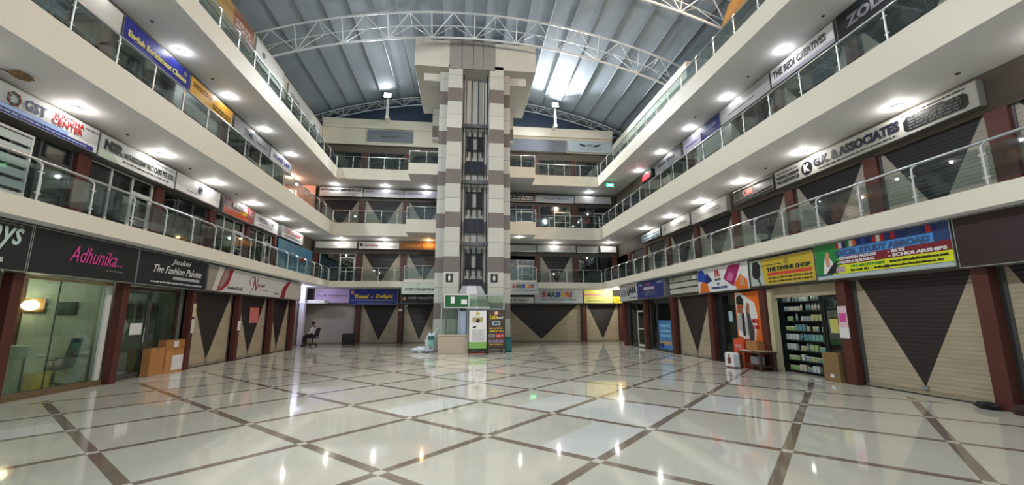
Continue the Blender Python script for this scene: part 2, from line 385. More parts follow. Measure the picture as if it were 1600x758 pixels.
def shopfront(wall, u0, u1, z0, z1, plane, label, frame=ALU, doors=1, g=None, group=None, mull=None, doorframe=None, transom=.78):
    """glazed front: outer frame, panes between mullions, one leaf of them a door with a handle"""
    t = wthing('shop_window', label, 'shop window', wall, (u0+u1)/2, plane, z0, group)
    hw = (u1-u0)/2; H = z1-z0; f = .05
    obj('outer_frame', MB().box(-hw, -hw+f, -.04, .04, 0, H).box(hw-f, hw, -.04, .04, 0, H).box(-hw+f, hw-f, -.04, .04, H-f, H).box(-hw+f, hw-f, -.04, .04, 0, f), frame, t)
    mull = mull or [.55]
    xs = [-hw+f]+[-hw+2*hw*q for q in mull]+[hw-f]
    for q in xs[1:-1]: obj('mullion', MB().box(q-.025, q+.025, -.035, .035, f, H-f), frame, t)
    dn = len(xs)-2
    for i in range(len(xs)-1):
        a, b = xs[i]+.01, xs[i+1]-.01
        if i == dn and doors:
            d = obj('door', MB().box(a, a+.06, -.03, .02, f, H*transom).box(b-.06, b, -.03, .02, f, H*transom).box(a+.06, b-.06, -.03, .02, H*transom-.07, H*transom).box(a+.06, b-.06, -.03, .02, f, f+.1).box(a+.06, b-.06, -.03, .02, H*.38, H*.38+.05), doorframe or frame, t)
            obj('pane', MB().box(a+.06, b-.06, -.008, .002, f+.1, H*transom-.07), g or GLASSS, d)
            obj('handle', MB().tube([(a+.1, -.07, H*.3), (a+.1, -.07, H*.52)], .012, 6), STEEL, d)
            obj('pane', MB().box(a, b, -.006, .004, H*transom+.02, H-f), g or GLASSS, t)
        else:
            obj('pane', MB().box(a, b, -.006, .004, f, H-f), g or GLASSS, t)
    return t
def pillar(wall, u, z0, z1, plane, w_=.34, d=.34):
    c = wloc(wall, u, plane); s = struct('pillar', MB().box(-w_/2, w_/2, 0, d, z0, z1), MAROON, bevel=.012)
    s.location = c; s.rotation_euler = (0, 0, ROT[wall]); return s
def wstruct(name, wall, u0, u1, y0, y1, z0, z1, plane, m):
    s = struct(name, MB().box(-(u1-u0)/2, (u1-u0)/2, y0, y1, z0, z1), m)
    s.location = wloc(wall, (u0+u1)/2, plane); s.rotation_euler = (0, 0, ROT[wall]); return s
def sign(wall, u0, u1, z0, z1, plane, bg, label, rim=None, depth=.09, tilt=0., group=None, cat='signboard'):
    """returns (empty, W, H): board local origin at its lower left front corner -> x 0..W, z 0..H, front at y=0"""
    t = wthing('signboard', label, cat, wall, u0, plane, z0, group)
    if tilt: t.rotation_euler = (tilt, 0, ROT[wall])
    W, H = u1-u0, z1-z0
    obj('board', MB().box(.012, W-.012, 0, depth, .012, H-.012), bg, t)
    r = rim or ALU
    obj('rim', MB().box(0, W, -.008, depth, 0, .014).box(0, W, -.008, depth, H-.014, H).box(0, .014, -.008, depth, .014, H-.014).box(W-.014, W, -.008, depth, .014, H-.014), r, t)
    return t, W, H
def panel(t, x0, x1, z0, z1, m, y=-.004, name='printed_panel'):
    return obj(name, MB().box(x0, x1, y, y+.004, z0, z1), m, t)
def poly(t, pts, m, y=-.006, name='printed_panel', th=.004):
    return obj(name, MB().prism(pts, y, y+th), m, t)
def C(name, rgb, rough=.45): return mat('print_'+name, rgb, rough, var=.03, scale=3)
WHITE = C('white', (225, 226, 226)); OFFW = C('off_white', (206, 205, 198)); NAVY = C('navy', (30, 42, 110)); BLACK = C('black', (20, 20, 22))
RED = C('red', (190, 32, 34)); BLUE = C('blue', (38, 70, 170)); YEL = C('yellow', (232, 202, 40)); GREY = C('grey', (120, 122, 126)); DGREY = C('dark_grey', (62, 64, 68))
ORANGE = C('orange', (226, 110, 30)); PINK = C('pink', (208, 70, 150)); MAR = C('maroon', (120, 26, 36)); GREEN = C('green', (40, 140, 60)); BLKG = C('charcoal', (24, 29, 31))
SKY = C('sky_blue', (70, 140, 205)); LBLUE = C('light_blue', (170, 196, 210)); MAG = C('magenta', (160, 30, 100)); LIME = C('lime', (190, 215, 50)); LILAC = C('lilac', (196, 170, 214)); SKIN = C('skin_print', (196, 150, 120)); BROWN = C('brown', (78, 56, 44))

# ------------------------------------------------------------------ bays
LG = [3.4, 6.2, 8.98, 11.6, 14.35, 17.15, 19.95, 22.4]
RG = [.9, 3.75, 6.43, 9.25, 12.0, 14.8, 17.7, 20.55, 23.35]
LU = [2.8, 5.6, 8.4, 11.1, 13.8, 16.6, 19.3, 22.0, 24.7]
RU = [.9, 3.7, 6.57, 9.2, 11.95, 14.7, 17.5, 20.15, 22.9, 25.3]
BU = [-6.6, -3.85, -1.3, 2.2, 4.8, 7.4, 10.1]
for y in LG: pillar('L', y, 0, 2.40, -8.35, .20, .2)
for y in RG[1:]: pillar('R', -y, 0, 2.40, 9.0, .25, .2)
for x, z in ((-6.5, 0), (-3.9, 0), (7.9, 0), (10.45, 0)): pillar('B', x, 0, 2.36, 27.35, .3)
for zb, zt in ((Z1, 5.55), (Z2, 9.0), (Z3, 12.3)):
    for y in LU:
        if not (zb == Z2 and y > 24): pillar('L', y, zb, zt, WL+.03, .36)
    for y in RU: pillar('R', -y, zb, zt, WR-.03, .36)
    for x in BU+[-9.25]: pillar('B', x, zb, zt, WB-.02, .34)
# partitions between shops
for i, y in enumerate(LG): struct('partition', MB().box(-12.2, -8.7, y-.06, y+.06, 0, Z1B), mat('shop_wall', (150, 152, 140), .7, var=.04))
for i, y in enumerate(RG): struct('partition', MB().box(9.35, 13.0, y-.06, y+.06, 0, Z1B), MATS['shop_wall'])
for zb, zt in ((Z1, Z2B), (Z2, Z3B), (Z3, 13.1)):
    for y in LU:
        if zb == Z2 and y > 24: continue
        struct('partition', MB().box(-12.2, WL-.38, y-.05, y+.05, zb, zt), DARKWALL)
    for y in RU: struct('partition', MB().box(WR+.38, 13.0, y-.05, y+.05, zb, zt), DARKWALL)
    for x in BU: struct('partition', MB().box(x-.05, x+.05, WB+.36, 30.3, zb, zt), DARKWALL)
# headers above the fronts (behind the signboards)
wstruct('lintel', 'L', YN, 22.4, 0, .12, 2.40, Z1B, -8.42, HEADER)
wstruct('lintel', 'R', -23.35, -YN, 0, .12, 2.40, Z1B, 9.08, HEADER)
wstruct('lintel', 'B', -9.6, 10.6, 0, .12, 2.36, Z1B, 27.42, HEADER)
for zb, zt in ((5.55, Z2B), (9.0, Z3B), (12.3, 12.75)):
    wstruct('lintel', 'L', YN, 22.3 if zb == 9.0 else 27.3, 0, .12, zb, zt, WL-.02, HEADER)
    wstruct('lintel', 'R', -27.3, -YN, 0, .12, zb, zt, WR+.02, HEADER)
    wstruct('lintel', 'B', WL, WR, 0, .12, zb, zt, WB+.02, HEADER)

# ---- ground floor left
FL = {0: 'ground floor', 1: 'first floor', 2: 'second floor', 3: 'third floor'}
shopfront('L', 6.35, 8.8, .12, 2.42, -8.75, 'dark shop glass under the black sign at the far left edge', mull=[.5], frame=BROWN)
for (a, b), lb in zip(((14.52, 16.98), (17.32, 19.78), (20.12, 22.23)), ('rolling shutter at the left end of the white banner with red leaf', 'rolling shutter with a pink notice stuck on it, left side ground floor', 'rolling shutter nearest the seated man, left side ground floor')):
    shutter('L', a, b, .02, 2.42, -8.6, 'brown triangle-painted '+lb)
struct('wall_left', MB().box(-12.2, -8.45, 22.57, 22.75, 0, Z1B), mat('corner_wall', (150, 140, 130), .6))
struct('wall_left', MB().box(-12.3, -9.55, 22.75, 27.5, 0, Z1B), mat('corner_wall2', (140, 134, 128), .6))
struct('wall_right', MB().box(10.65, 13, 23.5, 27.5, 0, Z1B), MATS['corner_wall'])
struct('wall_right', MB().box(9.1, 13, 23.42, 23.6, 0, Z1B), MATS['corner_wall'])
# ---- ground floor right
shopfront('R', -23.15, -20.75, .02, 2.42, 9.25, 'sliding glass shop front under the pale sign with tall black letters', mull=[.5], frame=GREYM, doorframe=WHITEM)
shopfront('R', -20.35, -17.9, .02, 2.42, 9.25, 'glass shop front with a blue poster under the navy sign', mull=[.3], frame=GREYM, doors=0)
shutter('R', -17.52, -14.98, .02, 2.42, 9.25, 'triangle-painted rolling shutter between the blue poster shop and the white graphic sign')
shutter('R', -9.07, -6.61, .02, 2.42, 9.25, 'large triangle-painted rolling shutter below the STUDY ABROAD banner')
shutter('R', -6.25, -3.93, .02, 2.42, 9.25, 'triangle-painted rolling shutter cut by the right edge of the photo')
# ---- ground floor back
shutter('B', -9.6, -6.67, .02, 2.42, 27.6, 'plain beige rolling shutter behind the seated man', m=PLAINSHUT)
shutter('B', -6.33, -4.06, .02, 2.42, 27.6, 'triangle-painted rolling shutter under the Travel 4 Delight sign')
shutter('B', -3.72, -1.75, .02, 2.42, 27.6, 'triangle-painted rolling shutter under the COZY COLLECTION sign')
wstruct('wall_back', 'B', -1.75, 2.4, 0, .3, 0, Z1B, 27.5, mat('corner_wall', (150, 140, 130)))
shutter('B', 2.42, 7.72, .02, 2.42, 27.6, 'wide triangle-painted rolling shutter under the SARBANI sign')
shutter('B', 8.08, 10.28, .02, 2.42, 27.6, 'triangle-painted rolling shutter under the yellow banner in the back right corner')
p = wthing('corner_post', 'bright white square post in the back left corner behind the seated man', 'post', 'B', -9.28, 25.9)
obj('shaft', MB().box(-.14, .14, 0, .28, 0, Z1B), mat('lit_post', (214, 214, 226), .5), p); obj('cap_band', MB().box(-.17, .17, -.03, .31, 2.38, 2.5), WHITEM, p)

# ---- upper floors
def bays(edges): return [(edges[i], edges[i+1]) for i in range(len(edges)-1)]
LN = {1: ['the far left louvred shop', 'the GST SUVIDHA sign', 'the NSR sign', 'the white sign with round logo', 'the red INVESTORS sign', 'the small white sign next to the red one'],
      2: ['the far left blank sign', 'the long blank white sign', 'the blue English classes sign', 'the yellow sign', 'the grey sign after the yellow one', 'the white and blue sign']}
for fl, (z0, z1) in ((1, (Z1+.01, 5.58)), (2, (Z2+.01, 9.02)), (3, (Z3+.01, 12.32))):
    for i, (a, b) in enumerate(bays(LU)):
        if i == 0: continue
        if fl == 2 and i >= 7 or fl == 1 and i >= 7: continue
        nm = LN.get(fl, [None]*9)
        nm = nm[i-1] if fl < 3 and i-1 < 6 else f'the top parapet, bay {["one","two","three","four","five","six","seven","eight"][i-1]} from the left edge'
        shopfront('L', a+.19, b-.19, z0, z1, WL-.12, f'dark glazed shop front below {nm}, left side {FL[fl]}', mull=[.34, .66] if fl == 1 else [.5],
                  frame=(WHITEM if (fl == 1 and i in (3, 5, 6)) else GREYM), group='upper left glazed shop fronts')
RN = {1: ['the broken sign housings', 'the long G.K. & ASSOCIATES board, near half', 'the long G.K. & ASSOCIATES board, far half', 'the broken sign with red letters', 'the larger blank white sign', 'the smaller blank white sign', 'the small lit sign', 'the corner', 'the far corner'],
      2: ['the near right edge', 'the black sign', 'the BEDI CREATIVES sign', 'the long blank grey sign', 'the navy sign', 'the narrow grey sign', 'the red lit sign', 'the corner', 'the far corner']}
for fl, (z0, z1) in ((1, (Z1+.01, 5.58)), (2, (Z2+.01, 9.02))):
    for i, (a, b) in enumerate(bays(RU)):
        if i == 0: continue
        shutter('R', -b+.2, -a-.2, z0, z1, WR+.1, f'triangle-painted shutter below {RN[fl][i-1]}, right side {FL[fl]}', m=SHUTG, group='upper right rolling shutters')
for i, (a, b) in enumerate(bays(RU)):
    if i < 2: continue
    shopfront('R', -b+.19, -a-.19, Z3+.01, 12.32, WR+.12, f'glazed front on the right side third floor, number {["","","one","two","three","four","five","six","seven","eight"][i]} from the near end', mull=[.5], frame=GREYM, group='third floor right glazed fronts')
# back wall upper
shopfront('B', -9.0, -6.8, Z1+.01, 5.58, WB+.1, 'glass shop front with white door under the blank sign, back wall first floor', mull=[.56], frame=ALU, doorframe=WHITEM, transom=.86)
shutter('B', -6.4, -4.05, Z1+.01, 5.58, WB+.1, 'triangle-painted shutter beneath the ROUTINES sign on the back first floor')
shutter('B', -3.65, -1.45, Z1+.01, 5.58, WB+.1, 'triangle-painted shutter under the orange sign left of the tower, first floor', m=shutter_mat('painted_shutter_blue', (176, 172, 164), (58, 58, 66)))
shopfront('B', 2.4, 4.6, Z1+.01, 5.3, WB+.1, 'pale white-framed glass front just right of the tower, first floor', mull=[.5], frame=WHITEM, g=glass('milky_glass', (200, 210, 210), .12, .4, (170, 184, 186)))
shutter('B', 5.0, 7.2, Z1+.01, 5.58, WB+.1, 'triangle-painted shutter right of the tower on the back first floor', m=SHUTG)
shopfront('B', 7.6, 10.2, Z1+.01, 5.58, WB+.1, 'grey glass front with a paper notice in the back right corner, first floor', mull=[.5], frame=GREYM, doors=0)
for (a, b), lb in zip(((-9.1, -6.8), (-6.4, -4.05), (-3.65, -1.45)), ('beneath the RATHAKAR IMPORTS sign', 'in the middle of the back wall left of the tower', 'beside the tower on its left')):
    shutter('B', a, b, Z2+.01, 9.02, WB+.1, f'dark triangle-painted shutter {lb}, second floor', m=SHUTG)
for (a, b), lb in zip(((2.4, 4.6), (5.0, 7.2), (7.6, 10.2)), ('with small lights right of the tower', 'with a white framed door', 'with posters in the back right corner')):
    shopfront('B', a, b, Z2+.01, 9.02, WB+.1, f'dark glass shop front {lb}, second floor', mull=[.45], frame=GREYM, doorframe=ALU)
for (a, b), lb in zip(((-9.1, -6.8), (-6.4, -4.05), (-3.65, -1.45), (2.4, 4.6), (5.0, 7.2), (7.6, 10.0)), ('in the far left corner', 'under the grey banner on the left', 'touching the tower on its left', 'touching the tower on its right', 'under the grey banner on the right', 'under the winged logo banner')):
    shopfront('B', a, b, Z3+.01, 12.32, WB+.1, f'dark glass front {lb}, back wall third floor', mull=[.5], frame=GREYM, doors=0)

# ------------------------------------------------------------------ railings
def railing(wall, u0, u1, zf, plane, label, first=None, pitch=1.128, parts=None, ends=(0, 0)):
    """plane = gallery edge; posts just inside it, kinked inwards to carry the handrail"""
    t = wthing('glass_railing', label, 'railing', wall, 0, plane, zf)
    y = .05; us = []
    u = u0 if first is None else first
    while u < u1-.3: us.append(u); u += pitch
    us.append(u1)
    obj('handrail', MB().tube([(u0, y+.13, .80), (u1, y+.13, .80)], .026, 10), STEEL, t, True)
    for q in us:
        pm = MB().tube([(q, y, 0), (q, y, .66), (q, y+.02, .71), (q, y+.13, .79)], .02, 6)
        pm.box(q-.05, q+.05, y-.03, y+.03, 0, .012)
        pm.box(q-.055, q+.055, y-.012, y+.012, .14, .165).box(q-.055, q+.055, y-.012, y+.012, .53, .555)
        obj('post', pm, POSTW, t)
    for a, b in zip(us[:-1], us[1:]):
        obj('glass_panel', MB().box(a+.05, b-.05, y-.005, y+.005, .07, .66), GLASSR, t)
    if first is not None and first-u0 > .3: obj('glass_panel', MB().box(u0+.03, first-.05, y-.005, y+.005, .07, .66), GLASSR, t)
    return t
for fl, z in ((1, Z1), (2, Z2), (3, Z3)):
    f = FL[fl]
    railing('L', 1.6, YB-.12, z, XL, f'glass railing with white posts along the left gallery, {f}', first=1.63)
    railing('R', -YB+.12, -.9, z, XR, f'glass railing with white posts along the right gallery, {f}', first=-YB+.59)
    railing('B', XL-.05, -3.4, z, YB, f'glass railing across the back left of the tower, {f}', pitch=.93)
    railing('B', 4.24, XR+.05, z, YB, f'glass railing across the back right of the tower, {f}', pitch=1.05)
    for (a, b), s in (((-3.36, -1.46), 'left'), ((2.32, 4.2), 'right')):
        t = railing('B', a+.03, b, z, 24.2, f'glass railing of the small balcony jutting out {s} of the tower, {f}', pitch=1.0)
        e = a+.03 if s == 'left' else b
        obj('side_rail', MB().tube([(e, .18, .80), (e, 1.3, .80)], .024, 8), STEEL, t, True)
        obj('glass_panel', MB().box(e-.005, e+.005, .12, 1.28, .07, .66), GLASSR, t)

# ------------------------------------------------------------------ lights
LAMPW = emit('lamp_white', (255, 252, 244), 30)
def downlight(x, y, z, label, col=(1, .96, .9), power=DOWN_W, group='soffit downlights'):
    if z == Z3B and power == DOWN_W: power *= .6; col = (.94, .95, 1)
    t = thing('downlight', label, 'ceiling light', (x, y, z), group=group)
    obj('bezel', MB().disc((0, 0, -.012), .10, 'z', .024), WHITEM, t)
    obj('lens', MB().disc((0, 0, -.03), .075, 'z', .014), LAMPW if col[2] > .6 else emit('lamp_amber', (255, 190, 90), 30), t)
    ld = bpy.data.lights.new('downlight_bulb', 'POINT'); ld.energy = power; ld.color = col; ld.shadow_soft_size = .05
    l = bpy.data.objects.new('downlight_bulb', ld); COL.objects.link(l); l.parent = t; l.location = (0, 0, -.10)
    return t
nth = ['nearest', 'second', 'third', 'fourth', 'fifth', 'sixth', 'seventh', 'eighth', 'ninth', 'tenth']
k1 = 0
for y in (4.6, 7.4, 10.19, 13.0, 15.72, 18.6, 21.45, 24.4): downlight(-9.0, y, Z2B, f'white soffit light under the left second floor slab, {nth[k1]} from the camera'); k1 += 1
k1 = 0
for y in (7.4, 10.3, 13.19, 15.98, 18.9, 21.85): downlight(-9.0, y, Z3B, f'white soffit light under the left third floor slab, {nth[k1]} from the camera'); k1 += 1
k1 = 0
for y in (5.2, 8.01, 10.78, 13.61, 16.29, 18.95, 21.77): downlight(9.92, y, Z2B, f'white soffit light under the right second floor slab, {nth[k1]} from the camera'); k1 += 1
k1 = 0
for y in (5.4, 8.2, 11.03, 13.96, 16.66, 19.5, 22.28): downlight(9.92, y, Z3B, f'white soffit light under the right third floor slab, {nth[k1]} from the camera'); k1 += 1
k1 = 0
for x in (-7.6, -5.0): downlight(x, 26.75, Z2B, f'white soffit light on the back wall above the first floor signs, {nth[k1]} from the left'); k1 += 1
downlight(-2.25, 26.6, Z2B, 'amber soffit light above the orange sign left of the tower', (1, .62, .25), DOWN_W*.8)
downlight(5.9, 26.8, Z2B, 'white soffit light above the first floor sign right of the tower')
downlight(9.4, 26.4, Z2B, 'white soffit light in the right back corner above the first floor')
k1 = 0
for x in (-8.2, -5.1, -2.55): downlight(x, 26.75, Z3B, f'white soffit light on the back wall above the second floor signs, {nth[k1]} from the left'); k1 += 1
downlight(8.3, 26.7, Z3B, 'white soffit light above the second floor signs right of the tower')
downlight(3.3, 25.0, Z2B, 'small round white light under the balcony right of the tower', power=8)
# ground floor fittings
downlight(-9.1, 25.2, Z1B, 'cool white light over the seated man in the back left corner', (.72, .72, 1), 60)
downlight(9.6, 25.9, Z1B, 'bright white light over the yellow banner in the back right corner', (1, .95, .8), 100)
# peach lit shop at the far left corner of second floor
downlight(-10.4, 25.6, Z3B, 'peach light inside the open corner shop, left second floor', (1, .60, .42), 75)

def flood(x, y, zb, zt, label, power, aim, post=True, col=(.93, .97, 1), spread=140):
    t = thing('floodlight', label, 'floodlight', (x, y, zb), group='floodlights')
    if post: obj('post', MB().box(-.07, .07, -.07, .07, 0, zt-zb-.1), WHITEM, t)
    h = zt-zb
    obj('housing', MB().box(-.24, .24, -.16, .02, h-.17, h+.17), GREYM, t, bevel=.01)
    obj('bracket', MB().box(-.27, -.24, -.1, .04, h-.16, h+.03).box(.24, .27, -.1, .04, h-.16, h+.03).box(-.27, .27, .0, .04, h-.2, h-.16), GREYM, t)
    obj('lens', MB().box(-.21, .21, -.175, -.16, h-.14, h+.14), emit('flood_lens', (255, 255, 255), 60), t)
    ld = bpy.data.lights.new('flood_beam', 'SPOT'); ld.energy = power; ld.spot_size = math.radians(spread); ld.spot_blend = .6; ld.shadow_soft_size = .15; ld.color = col
    l = bpy.data.objects.new('flood_beam', ld); COL.objects.link(l); l.parent = t; l.location = (0, -.3, h)
    d = (Vector(aim)-Vector((x, y, zt))).normalized(); l.rotation_euler = d.to_track_quat('-Z', 'Y').to_euler()
    return t
flood(-5.2, 26.6, 14.58, 16.0, 'bright floodlight on a short white post at the left of the top beam', FLOOD_W, (0, 12, 2), spread=112)
flood(6.05, 26.6, 14.58, 15.95, 'brightest floodlight on a short white post right of the tower top', FLOOD_W*1.2, (0, 10, 4), spread=156)
for x in (-5.2, 6.05): struct('beam', MB().box(x-.12, x+.12, 26.5, 27.2, 14.4, 14.58), CREAM)
def side_flood(x, y, z, label, aim, power=SIDE_W, col=(.95, .98, 1)):
    t = flood(x, y, z, z+.5, label, power, aim, col=col)
    t.rotation_euler = (0, 0, ROT['L' if x < 0 else 'R'])
    l = [c for c in t.children if c.type == 'LIGHT'][0]
    d = (Vector(aim)-Vector((x, y, z+.5))); d.rotate(Matrix.Rotation(-t.rotation_euler.z, 3, 'Z')); l.rotation_euler = d.normalized().to_track_quat('-Z', 'Y').to_euler()
side_flood(-9.55, 11.0, TOPL, 'floodlight on the left parapet above the top gallery', (2, 16, 3))
side_flood(-9.55, 3.0, TOPL, 'added fill floodlight on the left parapet, out of view near the camera', (3, 8, 2))  # unseen lamp added to raise the overall light in the atrium
side_flood(10.45, 3.0, 13.1, 'added fill floodlight on the right parapet, out of view near the camera', (-3, 8, 2))  # its counterpart on the right, also unseen and added as fill
side_flood(10.45, 9.5, 13.1, 'warm floodlight on the right parapet above the top gallery', (-2, 17, 14), SIDE_W*.8, (1, .68, .45))

# ================================================================== signboards
def S_(wall, a, b, z0, z1, plane, bg, label, **k):
    u0, u1 = wspan(wall, a, b)
    if 'depth' not in k:
        back = {'L': (-8.42, -9.44, -9.42), 'R': (9.08, 10.32, 10.30), 'B': (27.42, 27.32, 27.30)}[wall][0 if z0 < 3.3 else 1 if z0 < 12 else 2]
        k['depth'] = .12 if plane == 24.08 else abs(back-plane)-.015
    return sign(wall, u0, u1, z0, z1, plane, bg, label, **k)
def T(t, s, x0, x1, z0, z1, m, **k): return text(t, s, x0, x1, z0, z1, -.008, m, **k)
def SP(t, x0, x1, z0, z1, m, rows=1, seed=0): return smallprint(t, x0, x1, z0, z1, -.005, m, rows, seed)
# ---- first floor, left
t, W, H = S_('L', 5.7, 11.12, 5.60, 6.22, -9.2, WHITE, 'white GST SUVIDHA CENTER signboard with a blue strip along its foot')
panel(t, .02, W-.1, .02, .13, C('violet_blue', (52, 44, 130))); SP(t, .1, W-.3, .045, .105, LBLUE, 1, 3)
panel(t, .02, W-.8, .13, .22, C('pale_blue', (150, 178, 220)))
T(t, 'GST', 3.60, 4.06, .27, .50, NAVY, bold=.01)
T(t, 'SUVIDHA', 4.24, 4.98, .42, .55, RED, bold=.0); T(t, 'CENTER', 4.20, 4.96, .26, .40, RED, bold=.01)
lg = MB()
for k in range(7):
    a0 = 2*PI*k/7; lg.box(3.38+.11*math.cos(a0)-.035, 3.38+.11*math.cos(a0)+.035, -.012, -.004, .37+.12*math.sin(a0)-.035, .37+.12*math.sin(a0)+.035)
obj('logo_ring', lg, C('logo_green', (60, 110, 90)), t); obj('logo_ring', MB().tube([(3.38+.12*math.cos(q*PI/8), -.008, .37+.13*math.sin(q*PI/8)) for q in range(17)], .014, 6), C('logo_brown', (140, 70, 60)), t)
SP(t, .3, 2.6, .3, .5, NAVY, 2, 8); SP(t, 5.02, 5.38, .48, .54, GREY, 1, 2)
t, W, H = S_('L', 11.15, 14.02, 5.58, 6.20, -9.2, WHITE, 'white NSR NATURESCRAP RECYCLERS signboard')
T(t, 'NSR', .16, .76, .24, .52, BLACK, bold=.05); T(t, 'NATURESCRAP RECYCLERS PVT. LTD.', .82, 2.78, .25, .40, BLACK, bold=.0)
SP(t, .8, 2.6, .11, .18, DGREY, 1, 4); SP(t, 1.9, 2.8, .5, .55, GREY, 1, 5); poly(t, [(.03, .03), (.7, .03), (.45, .2), (.03, .22)], C('pale_green', (180, 200, 180)))
t, W, H = S_('L', 14.06, 16.55, 5.60, 6.20, -9.2, WHITE, 'white signboard carrying only a small round black logo')
obj('logo_ring', MB().tube([(1.28+.10*math.cos(q*PI/10), -.008, .33+.12*math.sin(q*PI/10)) for q in range(21)], .013, 6), BLACK, t); T(t, 'SP', 1.21, 1.35, .27, .39, BLACK, bold=.03); SP(t, .6, 1.1, .14, .18, GREY)
panel(t, .02, W-.02, .012, .03, C('pinkline', (150, 60, 120)))
t, W, H = S_('L', 16.85, 19.24, 5.55, 6.20, -9.2, MAR, 'dark red signboard with white INVESTORS lettering')
poly(t, [(.02, .02), (2.0, .02), (1.2, .3), (.02, .26)], C('rust', (190, 70, 40))); T(t, 'INVESTORS', .62, 1.75, .36, .56, WHITE, bold=.03); T(t, 'POINT', 1.2, 1.75, .2, .33, YEL, bold=.02)
SP(t, .15, 1.15, .22, .30, OFFW, 1, 2); SP(t, .3, 2.2, .07, .14, ORANGE, 1, 5); panel(t, 1.9, 2.35, .3, .58, C('dusk', (150, 110, 110)))
t, W, H = S_('L', 19.27, 21.65, 5.58, 6.15, -9.2, WHITE, 'small white signboard next to the dark red one')
T(t, 'TOWERS', .35, 1.3, .28, .46, DGREY, shear=.2, bold=.0); T(t, 'K', 1.75, 1.86, .28, .42, GREEN); SP(t, .4, 1.8, .12, .17, GREY)
t, W, H = S_('L', 22.15, 25.0, 5.62, 6.22, -9.2, WHITE, 'white sign with red LADDER LEAP lettering above the blue mural')
T(t, 'LADDER LEAP', .3, 2.5, .28, .52, RED, shear=.2, bold=.03); SP(t, .3, 2.5, .08, .2, DGREY, 2)
m = wthing('mural', 'blue printed mural covering the corner shop front, left first floor', 'mural', 'L', 22.25, -9.335, Z1+.01)
obj('sheet', MB().box(0, 4.8, 0, .04, 0, 1.9), mat('mural_blue', (70, 130, 165), .5, var=.35, scale=1.3), m)
for k in range(7):
    cx = .4+.62*k; obj('cloud', MB().prism([(cx, .5), (cx+.3, .35), (cx+.55, .6), (cx+.35, .95), (cx+.1, .85)], -.01, 0), C('mural_pale', (120, 175, 195)), m)
obj('figure', MB().prism([(2.9, 1.1), (3.2, 1.0), (3.9, 1.25), (3.8, 1.4), (3.2, 1.35)], -.012, 0), C('mural_rust', (150, 70, 50)), m)
# ---- second floor, left
t, W, H = S_('L', 8.5, 11.2, 8.98, 9.60, -9.2, OFFW, 'long blank white sign panel before the blue English classes sign')
SP(t, .3, 1.3, .3, .36, LBLUE)
t, W, H = S_('L', 11.25, 14.05, 8.88, 9.62, -9.2, C('royal_blue', (44, 50, 150)), 'deep blue English Enrichment Classes signboard with yellow letters')
T(t, 'English Enrichment Classes', .18, 2.62, .20, .44, C('pale_yellow', (232, 222, 130)), bold=.03); obj('emblem', MB().disc((2.55, -.006, .55), .09, 'y', .008), GREY, t); panel(t, .02, W-.02, .02, .06, NAVY)
t, W, H = S_('L', 14.1, 16.72, 8.86, 9.58, -9.2, C('amber', (226, 176, 70)), 'golden yellow signboard next to the English classes sign')
SP(t, .15, 1.2, .42, .6, BROWN, 2, 1); SP(t, 1.3, 2.5, .2, .42, BROWN, 2, 2); panel(t, .02, W-.02, .02, .1, MAR)
t, W, H = S_('L', 16.9, 20.0, 8.98, 9.55, -9.2, C('mist', (150, 152, 160)), 'grey signboard with dark letters beyond the yellow one')
T(t, 'TTML', .8, 1.5, .2, .42, DGREY, bold=.03); SP(t, 1.8, 2.8, .2, .3, DGREY)
t, W, H = S_('L', 20.1, 22.6, 8.98, 9.58, -9.2, WHITE, 'white and blue signboard just before the peach lit corner')
T(t, 'MERALD LAW', .3, 2.2, .22, .44, BLUE, shear=.2, bold=.02)
t = thing('display_wall', 'peach and orange lit display in the open corner shop, left second floor', 'display', (-12.1, 27.1, Z2))
obj('panel', MB().box(0, 2.62, 0, .12, 0, 2.72), mat('peach_wall', (240, 186, 162), .7), t)
obj('orange_strip', MB().box(.1, 2.5, -.05, 0, 1.0, 1.5), C('orange2', (230, 130, 60)), t); obj('violet_strip', MB().box(.1, 2.6, -.06, 0, .45, .95), C('plum', (96, 60, 110)), t)
obj('lit_panel', MB().box(.3, 1.5, -.04, 0, 1.65, 2.4), emit('lit_peach', (255, 226, 205), 1.8), t)
# ---- third floor parapet panels, left
t, W, H = S_('L', 12.0, 17.8, 12.8, 13.9, -9.33, C('rust_banner', (150, 96, 78)), 'faded rust and yellow banner on the left top parapet')
panel(t, 2.2, 4.2, .02, H-.02, C('ochre_banner', (170, 140, 80))); SP(t, 4.4, 5.6, .4, .8, OFFW, 2)
t, W, H = S_('L', 18.05, 21.0, 12.82, 13.93, -9.33, OFFW, 'pale panel with a small dark emblem on the left top parapet')
obj('emblem', MB().disc((.75, -.006, .62), .15, 'y', .008), DGREY, t)
t, W, H = S_('L', 21.6, 26.6, 12.82, 13.75, -9.33, WHITE, 'long white panel at the far end of the left top parapet')
SP(t, .4, 1.6, .35, .6, GREY, 2); panel(t, 3.9, 4.2, .2, .5, DGREY)
